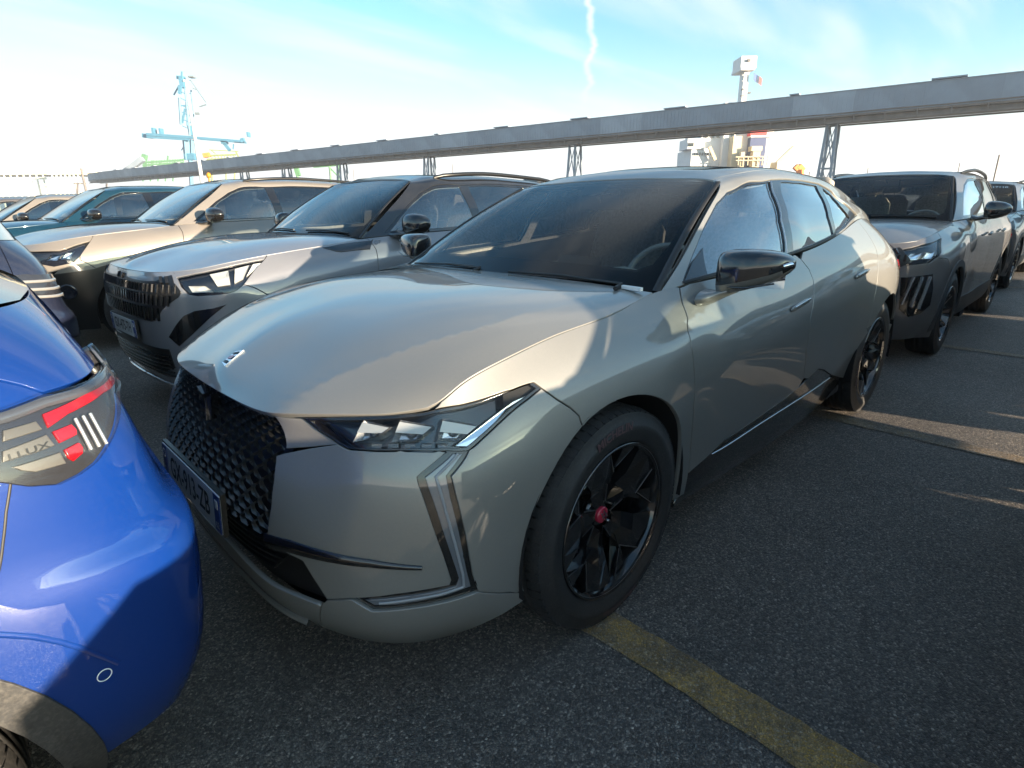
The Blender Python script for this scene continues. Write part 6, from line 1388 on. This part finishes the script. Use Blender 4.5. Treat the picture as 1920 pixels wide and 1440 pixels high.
    hgt = t.n('ShaderNodeMath', operation='MULTIPLY'); dm = t.n('ShaderNodeMapRange'); t.l(v2.outputs['Distance'], dm.inputs[0]); dm.inputs[2].default_value = .35; t.l(dm.outputs[0], hgt.inputs[0]); hm = t.n('ShaderNodeMapRange'); t.l(sp_.outputs[2], hm.inputs[0]); hm.inputs[3].default_value = .45; t.l(hm.outputs[0], hgt.inputs[1])
    bp = t.n('ShaderNodeBump', i_Strength=1.0, i_Distance=.007); t.l(hgt.outputs[0], bp.inputs['Height']); t.l(bp.outputs[0], b.inputs['Normal'])
def build_ground():
    m, t, b, c = asphalt(); asphalt_nodes(t, b, c)
    mb = MB(); n = 8
    mb.add([(-2500, -2500, 0), (2500, -2500, 0), (2500, 2500, 0), (-2500, 2500, 0)], [(0, 1, 2, 3)]); tag(mb.build('ground', 'asphalt'), kind='structure')
    for i, (x, y0, y1, w_, str_) in enumerate(((.045, -6, 9, .135, .55), (-2.43, -16, 9, .12, .18), (-5.08, -16, 9, .12, .18), (-10.2, -16, 9, .12, .18))):
        m2 = bpy.data.materials.new('worn_yellow_%d' % i); m2.use_nodes = True; t2 = NT(m2.node_tree); t2.t.nodes.clear(); o = t2.n('ShaderNodeOutputMaterial'); b2 = t2.n('ShaderNodeBsdfPrincipled'); t2.l(b2.outputs[0], o.inputs[0]); c2 = t2.n('ShaderNodeTexCoord')
        asphalt_nodes(t2, b2, c2, yellow=str_)
        rnd = random.Random(i); ys = np.arange(y0, y1, .05); vs = []
        for y in ys: vs += [(x-w_/2+rnd.uniform(-.006, .006), y, .004), (x+w_/2+rnd.uniform(-.006, .006), y, .004)]
        mb = MB(); mb.add(vs, [(2*k, 2*k+1, 2*k+3, 2*k+2) for k in range(len(ys)-1)]); o_ = mb.build('road_marking', m2); tag(o_, kind='structure')
def build_gallery():
    """covered conveyor bridge on trestles"""
    g = thing('conveyor_bridge', 'long grey covered conveyor bridge on trestle legs crossing behind the cars', 'conveyor bridge', (-87, -60, 0))
    A = Vector((-96.2, 40, 0)); B = Vector((-50.0, -290, 0)); d = (B-A).normalized(); nrm = Vector((-d.y, d.x, 0));
    if nrm.x < 0: nrm = -nrm
    L = (B-A).length; zb, zt = 11.75, 14.6; rel = lambda p: p-Vector((-87, -60, 0)); rnd = random.Random(4)
    hw_ = 1.9; n = 46; seg = L/n; meshes = []
    for v in range(3):
        mb = MB(); rot = Matrix((d, nrm, Vector((0, 0, 1)))).transposed()
        mb.box((0, 0, 0), (seg-.012, .10, zt-zb), rot=rot)
        for k in range(int(seg/.55)): mb.box(rot @ Vector((-seg/2+.3+k*.55, .055, 0)), (.10, .05, zt-zb-.02), rot=rot)
        o = mb.build('cladding_panel', ('galvanised', 'galvanised_b', 'galvanised_c')[v]); meshes.append(o.data); bpy.data.objects.remove(o)
    for i in range(n):
        c = A+d*(seg*(i+.5))
        me = meshes[rnd.choice([0, 0, 0, 1, 1, 2] if i % 9 else [2])]
        o = obj('cladding_panel', me, None, g); o.location = rel(c+nrm*(hw_+rnd.uniform(-.01, .01))+Vector((0, 0, (zb+zt)/2)))
    rot = Matrix((d, nrm, Vector((0, 0, 1)))).transposed(); mid = (A+B)/2
    mb = MB(); mb.box(rel(mid-nrm*.1+Vector((0, 0, (zb+zt)/2))), (L-.1, hw_*2-.3, zt-zb-.05), rot=rot); mb.build('gallery_core', 'galvanised_dark', g)
    mb = MB(); p = [(hw_+.15, zt-.02), (hw_*.3, zt+.22), (-hw_*.3, zt+.22), (-hw_-.15, zt-.02), (-hw_-.15, zt-.1), (hw_+.15, zt-.1)]
    mb.prism([rel(A+nrm*a+Vector((0, 0, z))) for a, z in p], d*L); mb.build('gallery_roof', 'galvanised', g)
    mb = MB()
    for s_ in (-1, 1):
        for z in (zb-.12, zb-.85): mb.bar(rel(A+nrm*hw_*s_+Vector((0, 0, z))), rel(B+nrm*hw_*s_+Vector((0, 0, z))), .22, .2)
    mb.box(rel(mid+Vector((0, 0, zb-.5))), (L, hw_*1.7, .5), rot=rot); mb.build('walkway_girder', 'girder_brown', g)
    for i in range(100):
        c = A+d*(L*(i+.5)/100); mb = MB(); mb.bar(rel(c+nrm*(hw_+.14)+Vector((0, 0, zb-.95))), rel(c+nrm*(hw_+.14)+Vector((0, 0, zb-.02))), .14, .12)
        if i == 0: o = mb.build('girder_rib', 'girder_brown', g); me = o.data; p0 = rel(c)
        else: o = obj('girder_rib', me, None, g); o.location = rel(c)-p0
    for i in range(20):
        c = A+d*(L*(i+.35)/20); mb = MB(); mb.box(rel(c+nrm*1.2+Vector((0, 0, zt+.24))), (rnd.choice((1.2, 3.4, 3.4)), .9, .16), rot=rot); mb.build('roof_vent', 'galvanised', g)
    MB().tube([rel(A+d*(L*i/60)+nrm*(hw_+.22)+Vector((0, 0, zb+.18+(.05 if i % 2 else 0)))) for i in range(61)], .07, 6).build('cable_run', 'girder_brown', g)
    def dist(px):  # where the gallery crosses a column of the view
        v = at(px, 300, 1)-CAM; # solve A+d*s on ray in plan
        M_ = Matrix(((v.x, -d.x), (v.y, -d.y))); q = A-CAM; det = v.x*-d.y+d.x*v.y; return (q.x*-d.y+d.x*q.y)/det
    for px in (1990, 1553, 1078, 805, 640, 535, 455):
        D_ = dist(px); c = at(px, 300, D_); c.z = 0; tr = bpy.data.objects.new('trestle', None); COL.objects.link(tr); tr.parent = g; tr.location = rel(c)
        legs = []
        for s_ in (-1, 1):
            for q in (-1, 1):
                a = Vector((0, 0, zb-.9))+d*s_*.55+nrm*q*.9; b_ = d*s_*.9+nrm*q*1.6; MB().bar(a, b_, .30, .30).build('trestle_leg', 'galvanised', tr); legs.append((a, b_))
        mb = MB()
        for q in (0, 1):
            l0, l1 = legs[q], legs[q+2]
            for k in range(2):
                f0, f1 = k/2, (k+1)/2; mb.bar(l0[0].lerp(l0[1], f0), l1[0].lerp(l1[1], f1), .12); mb.bar(l1[0].lerp(l1[1], f0), l0[0].lerp(l0[1], f1), .12); mb.bar(l0[0].lerp(l0[1], f0), l1[0].lerp(l1[1], f0), .14)
        mb.build('trestle_bracing', 'galvanised', tr)
    q_ = at(1157, 243, dist(1157)-.4); MB().box(rel(q_), (.15, .45, 1.1), rot=rot.copy() @ Matrix.Rotation(math.pi/2, 3, 'Z')).build('slot_opening', 'cavity', g)
    # the ramp that climbs to the transfer tower at the far end
    mb = MB(); a = at(235, 322, 292); b_ = at(268, 298, 292); mb.bar(rel(a), rel(b_), 2.4, 2.2); mb.build('transfer_ramp', 'galvanised', g)
    mb = MB(); mb.bar(rel(at(160, 344, 300)), rel(at(140, 344, 300)), 1.2, .5); mb.bar(rel(at(145, 344, 300)), rel(at(145, 392, 300)), .6); mb.bar(rel(at(200, 344, 300)), rel(at(200, 392, 300)), .6); mb.build('ramp_platform', 'girder_brown', g)
def build_crane():
    D_ = 250; o0 = at(365, 320, D_); o0.z = 0
    t = thing('harbour_crane', 'blue harbour crane with tall lattice mast and level boom beyond the conveyor bridge', 'crane', o0)
    r = lambda px, py, k=0: at(px, py, D_)+FH*k-o0
    def part(name, mm, bars, boxes=()):
        mb = MB()
        for (x0, y0, x1, y1, w_, k) in bars: mb.bar(r(x0, y0, k), r(x1, y1, k), w_*1.0)
        for (x0, y0, x1, y1) in boxes:
            c0 = r(x0, y0); c1 = r(x1, y1); c = (c0+c1)/2; mb.box(c, (abs((c1-c0).dot(RH)), 2.5, abs(c0.z-c1.z)), rot=Matrix((RH, FH, Vector((0, 0, 1)))).transposed())
        mb.build(name, mm, t)
    part('apex', 'crane_blue', [(341, 134, 340, 150, .5, 0), (332, 145, 342, 147, 1.2, 0), (336, 160, 326, 178, .45, 0), (347, 152, 357, 151, .3, 0), (343, 165, 353, 167, .4, 0)], [(337, 143, 348, 165)])
    part('mast', 'crane_blue', [(343, 163, 342, 178, 1.0, -2), (342, 185, 345, 235, .9, -2), (352, 167, 361, 255, .55, -2), (343, 165, 346, 235, .5, 2), (353, 167, 362, 255, .4, 2)]+[(342+i*.9, 172+i*13, 353+i*1.3, 178+i*13, .28, -2) for i in range(6)]+[(353+i*1.3, 172+i*13, 343+i*.9, 180+i*13, .22, 2) for i in range(6)]+[(344, 200, 357, 199, .4, -2), (347, 232, 352, 205, .6, -2)], [(354, 236, 361, 254)])
    part('stays', 'crane_stay', [(357, 150, 386, 192, .28, 0), (361, 165, 368, 168, .35, 0), (374, 200, 387, 196, .4, 0), (366, 213, 374, 213, .8, 0), (362, 160, 364, 210, .15, 0)], [(355, 143, 365, 146)])
    part('boom', 'crane_blue', [(268, 254, 285, 256, 1.6, 0), (281, 253, 368, 259, 1.0, -2), (281, 258, 360, 263, .7, -2), (281, 253, 368, 259, .6, 2), (370, 259, 458, 266, .8, -2), (370, 260, 458, 267, .5, 2), (452, 264, 458, 262, 1.5, 0), (418, 266, 431, 282, 1.1, 0), (438, 270, 437, 280, .4, 0)]+[(288+i*9, 254+i*.6, 292+i*9, 259+i*.6, .25, -2) for i in range(9)], [(286, 240, 292, 252), (300, 241, 305, 252), (416, 264, 426, 270), (464, 248, 468, 257)])
    part('column', 'crane_blue', [(349, 262, 352, 300, 2.2, 0), (349, 268, 340, 282, .3, 0), (360, 262, 361, 300, 1.2, 0)], [(347, 288, 368, 300)])
    MB().bar(r(357, 298), r(362, 400), 1.3).build('portal', 'crane_blue', t)
    g = at(300, 310, 235); g.z = 0; t2 = thing('loading_machine', 'low green stacker machine with walkway rails behind the bridge, left of the crane', 'machine', g)
    r2 = lambda px, py: at(px, py, 300)-g
    mb = MB()
    for y in (303, 308, 313): mb.bar(r2(268, y+2), r2(345, y-3), .8)
    for i in range(16): mb.bar(r2(269+i*5, 301-i*.25), r2(269+i*5, 316), .45)
    mb.build('rail_frame', 'crane_green', t2); mb = MB()
    for i in range(5): mb.bar(r2(272+i*14, 301), r2(268+i*14, 340), .5)
    mb.bar(r2(272, 290), r2(269, 303), 2.0); mb.bar(r2(315, 292), r2(314, 302), .6); mb.build('machine_legs', 'crane_green', t2)
    t3 = thing('loading_machine', 'yellow green loader with orange cab end behind the bridge, right of the crane mast', 'machine', g)
    mb = MB()
    for y in (290, 297): mb.bar(r2(388, y+2), r2(442, y), .7)
    for i in range(9): mb.bar(r2(390+i*6, 290), r2(393+i*6, 300), .4)
    mb.bar(r2(392, 281), r2(447, 284), .4); mb.bar(r2(442, 284), r2(450, 300), .6); mb.bar(r2(396, 282), r2(404, 288), .4); mb.build('boom_frame', 'crane_lime', t3)
    MB().bar(r2(382, 292), r2(393, 290), 2.0).build('cab', 'flag_orange', t3); mb = MB()
    for x in (398, 424, 440): mb.bar(r2(x, 300), r2(x, 345), .6)
    mb.build('machine_legs', 'crane_lime', t3)
    t4 = thing('loading_machine', 'bright green hopper frame hanging below the bridge between two trestles', 'machine', g)
    mb = MB(); r4 = lambda px, py: at(px, py, 190)-g
    mb.bar(r4(588, 313), r4(638, 309), .6); mb.bar(r4(618, 311), r4(620, 330), .5); mb.bar(r4(637, 310), r4(633, 332), .5); mb.bar(r4(618, 314), r4(633, 330), .35); mb.bar(r4(620, 330), r4(620, 388), .5); mb.bar(r4(634, 332), r4(634, 388), .5); mb.build('hopper_frame', 'crane_green', t4)
    mb = MB(); mb.bar(r4(555, 314), r4(560, 330), 1.3); mb.bar(r4(558, 330), r4(558, 388), .6); mb.build('green_arm', 'crane_green', t4)
def build_ship():
    D_ = 170; o0 = at(1380, 320, D_); o0.z = 0
    t = thing('cargo_ship', 'white ship superstructure with radar mast and navy funnel rising behind the conveyor bridge', 'ship', o0)
    def bx_(name, mm, L_, parent=None):
        mb = MB()
        for (x0, y0, x1, y1, dd, k) in L_: facing_box(mb, x0, y0, x1, y1, D_+k, dd)
        mb.v = [tuple(Vector(v)-o0) for v in mb.v]; return mb.build(name, mm, parent or t)
    bx_('bridge_wing', 'white_steel', [(1290, 260, 1322, 279, 8, 0)]); bx_('wing_window', 'dark_glass', [(1291, 268, 1301, 274, .3, -.3)])
    dk = bx_('deckhouse', 'white_steel', [(1297, 279, 1330, 400, 14, .5), (1318, 230, 1366, 400, 16, 3), (1362, 205, 1410, 400, 10, 1)])
    bx_('upper_deck', 'ship_cream', [(1376, 255, 1392, 400, 6, -2)])
    for i, x in enumerate((1323, 1335, 1345, 1357, 1372)): bx_('window', 'dark_glass', [(x, 250, x+5, 258, .3, 2.6 if i < 4 else .6)], dk)
    for i in range(8): bx_('window', 'dark_glass', [(1302+i*5, 286, 1304+i*5, 291, .3, .1)], dk)
    mt = bx_('radar_mast', 'white_steel', [(1396, 133, 1405, 215, 3, 0), (1391, 105, 1420, 128, 6, -1), (1390, 126, 1416, 131, 7, -1.5), (1360, 192, 1386, 230, 8, 2)])
    bx_('radar', 'galvanised_dark', [(1403, 110, 1408, 115, 1, -1.6), (1392, 166, 1396, 169, .8, 0), (1404, 172, 1408, 175, .8, 0), (1390, 178, 1396, 180, .8, 0)], mt)
    for i in range(6): bx_('mast_rung', 'white_steel', [(1392, 140+i*11, 1396, 141.5+i*11, .5, 0)], mt)
    fn = bx_('funnel', 'funnel_navy', [(1408, 256, 1438, 400, 9, -1)]); bx_('funnel_band', 'flag_red', [(1409, 232, 1440, 254, 9.4, -1.2)], fn); bx_('funnel_side', 'white_steel', [(1439, 243, 1452, 400, 8, -.5)], fn)
    bx_('funnel_cap', 'white_steel', [(1408, 254, 1450, 257, 9.6, -1.3)], fn)
    mb = MB(); P0 = at(1422, 245, D_-1.6); text_on(mb, 'BOZON', 1.1, lambda x, y: tuple(P0+RH*x+Vector((0, 0, y))-o0), .02) if False else None
    bx_('vent_post', 'ship_cream', [(1413, 280, 1420, 400, 2, -4), (1420, 276, 1427, 400, 2, -4), (1410, 274, 1430, 283, 2.4, -4.2), (1390, 285, 1397, 400, 2, -4)])
    for i in range(7): bx_('rail_post', 'ship_cream', [(1385+i*9, 293, 1386.4+i*9, 310, .3, -5)])
    bx_('hand_rail', 'ship_cream', [(1380, 293, 1446, 294.5, .3, -5), (1380, 300, 1446, 301, .3, -5)])
    mb = MB(); mb.bar(at(1452, 311, D_)-o0, at(1489, 276, D_)-o0, 1.0); mb.box(at(1453, 312, D_)-o0, (2, 2, 2)); mb.bar(at(1453, 312, D_)-o0, at(1453, 395, D_)-o0, 1.2); mb.build('cargo_boom', 'ship_cream', t)
    mb = MB(); mb.bar(at(1330, 275, D_-1)-o0, at(1341, 300, D_-1)-o0, .8); mb.build('stair', 'ship_cream', t)
    bx_('hull', 'funnel_navy', [(1180, 374, 1700, 400, 24, -8)])
    f = thing('flag', 'small blue and red flag flying from the ship mast', 'flag', at(1414, 136, D_-1))
    for i, mm in enumerate(('flag_blue', 'white_steel', 'flag_red')):
        mb = MB(); a = Vector((0, 0, 0)); w_ = .75
        mb.v = []; vs = [RH*(i*w_+q*w_)+Vector((0, 0, z-.5*(i+q)))+FH*(.3*math.sin((i+q)*2)) for q, z in ((0, 0), (1, 0), (1, -1.7), (0, -1.7))]
        mb.add([tuple(v) for v in vs]+[tuple(v+FH*.03) for v in vs], [(0, 1, 2, 3), (7, 6, 5, 4), (0, 4, 5, 1), (1, 5, 6, 2), (2, 6, 7, 3), (3, 7, 4, 0)]); mb.build('flag_stripe', mm, f)
    mb = MB(); q = at(1500, 316, 150)
    o1 = thing('excavator', 'small orange excavator arm seen over the fastback roof', 'excavator', (q.x, q.y, 0)); rr = lambda px, py: at(px, py, 150)-Vector((q.x, q.y, 0))
    MB().bar(rr(1490, 318), rr(1497, 311), 1.1).build('arm', 'flag_orange', o1); MB().bar(rr(1497, 311), rr(1505, 320), 1.2).build('bucket', 'flag_orange', o1); MB().bar(rr(1500, 318), rr(1500, 385), 1.4).build('body', 'flag_orange', o1)
def build_poles():
    p = at(378, 335, 62); p.z = 0; top = at(345.5, 152, 62)
    h = (at(345, 152, 62)-CAM).z+CAM.z
    t = thing('light_mast', 'slim white light mast standing in front of the blue crane', 'mast', p)
    mb = MB(); mb.tube([(0, 0, 0), (0, 0, 6), (0, 0, h)], [.22, .17, .09], 10); mb.build('pole', 'pole_grey', t)
    MB().box((0, 0, h), (.5, .3, .12)).build('lamp_head', 'pole_grey', t)
    MB().box((0, .1, 1.2), (.5, .5, .9)).build('base_box', 'lamp_yellow', t)
    for i, (px, y0, D_, w_) in enumerate(((1800, 305, 90, .12), (1874, 290, 60, .14), (1482, 322, 110, .14), (1628, 314, 100, .12), (662, 316, 120, .1), (848, 308, 130, .12), (152, 316, 260, .9), (1518, 322, 100, .14))):
        a = at(px, y0, D_); b_ = Vector((a.x, a.y, 0)); L = ['thin grey pole above the roof of the car behind', 'dark thin pole at the right edge above the dark crossover', 'thin pole just above the rear of the fastback roof', 'short pole left of the brownish crossover roof', 'thin distant pole above the silver car roof, left one', 'thin distant pole above the roof rail of the silver car', 'dark distant post above the end of the conveyor bridge', 'short post between the orange excavator and the trestle'][i]
        t = thing('post', L, 'pole', b_); mb = MB(); mb.tube([(0, 0, 0), (0, 0, a.z)], w_/2, 6); mb.build('shaft', 'girder_brown', t)
    a = at(390, 322, 66); t = thing('warning_lamp', 'yellow tank shape low beside the white light mast', 'tank', (a.x, a.y, 0))
    q = at(388, 326, 66); mb = MB(); mb.lathe([(0, 0), (0, .2), (.3, .25), (.5, .15), (.55, 0)], 16, axis='z', c=(0, 0, q.z-.4)); mb.tube([(0, 0, 0), (0, 0, q.z-.3)], .12, 8); mb.build('tank', 'lamp_yellow', t)
    # pale sheds on the far quay
    for i, (x0, y0, x1, D_, lab) in enumerate(((-60, 319, 86, 420, 'very pale long shed on the far quay at the left edge'), (93, 319, 150, 400, 'pale open lattice shed between the far shed and the bridge end'))):
        mb = MB(); c = at((x0+x1)/2, 360, D_); c.z = 0; facing_box(mb, x0, y0, x1, 327, D_, 30); mb.v = [tuple(Vector(v)-c) for v in mb.v]
        t = thing('quay_shed', lab, 'shed', c); mb.build('roof', 'shed_yellow', t)
        n_ = 12 if i == 0 else 7
        for k in range(n_):
            mb = MB(); xx = x0+(x1-x0)*(k+.5)/n_; a = at(xx, 327, D_+1); b_ = at(xx, 392, D_+1); mb.bar(a-c, Vector((a.x-c.x, a.y-c.y, 0)), .8); mb.build('column', 'shed_yellow', t)
        mb = MB(); facing_box(mb, x0, 334, x1, 336, D_+1, .6); mb.v = [tuple(Vector(v)-c) for v in mb.v]; mb.build('beam', 'shed_yellow', t)
mat('galvanised_b', (.24, .285, .34), .5, .25, noise=(.35, .14)); mat('galvanised_c', (.275, .32, .375), .45, .3, noise=(.35, .12)); mat('girder_brown', (.16, .135, .12), .7, noise=(.6, .3))
mat('crane_stay', (.12, .15, .17), .6); mat('crane_lime', (.20, .24, .08), .6); mat('lamp_yellow', (.45, .20, .01), .5); mat('shed_yellow', (.72, .68, .50), .7)
build_ground()
build_gallery()
build_crane()
build_ship()
build_poles()
ds_car = build_ds()
build_cars()
extra_cars()

def build_haze():
    m = bpy.data.materials.new('haze'); m.use_nodes = True; t = NT(m.node_tree); t.t.nodes.clear(); o = t.n('ShaderNodeOutputMaterial'); v = t.n('ShaderNodeVolumePrincipled'); v.inputs['Density'].default_value = HAZE_D; v.inputs['Color'].default_value = (.92, .95, 1, 1); v.inputs['Anisotropy'].default_value = .2; t.l(v.outputs[0], o.inputs['Volume'])
    mb = MB(); mb.box((0, 0, 22), (5200, 5200, 46)); o_ = mb.build('haze', m); tag(o_, kind='stuff')
HAZE_D = .0006
build_haze()

for o_ in bpy.data.objects:
    if o_.type == 'MESH' and o_.parent: o_.shadow_terminator_geometry_offset = .3; o_.shadow_terminator_shading_offset = .05
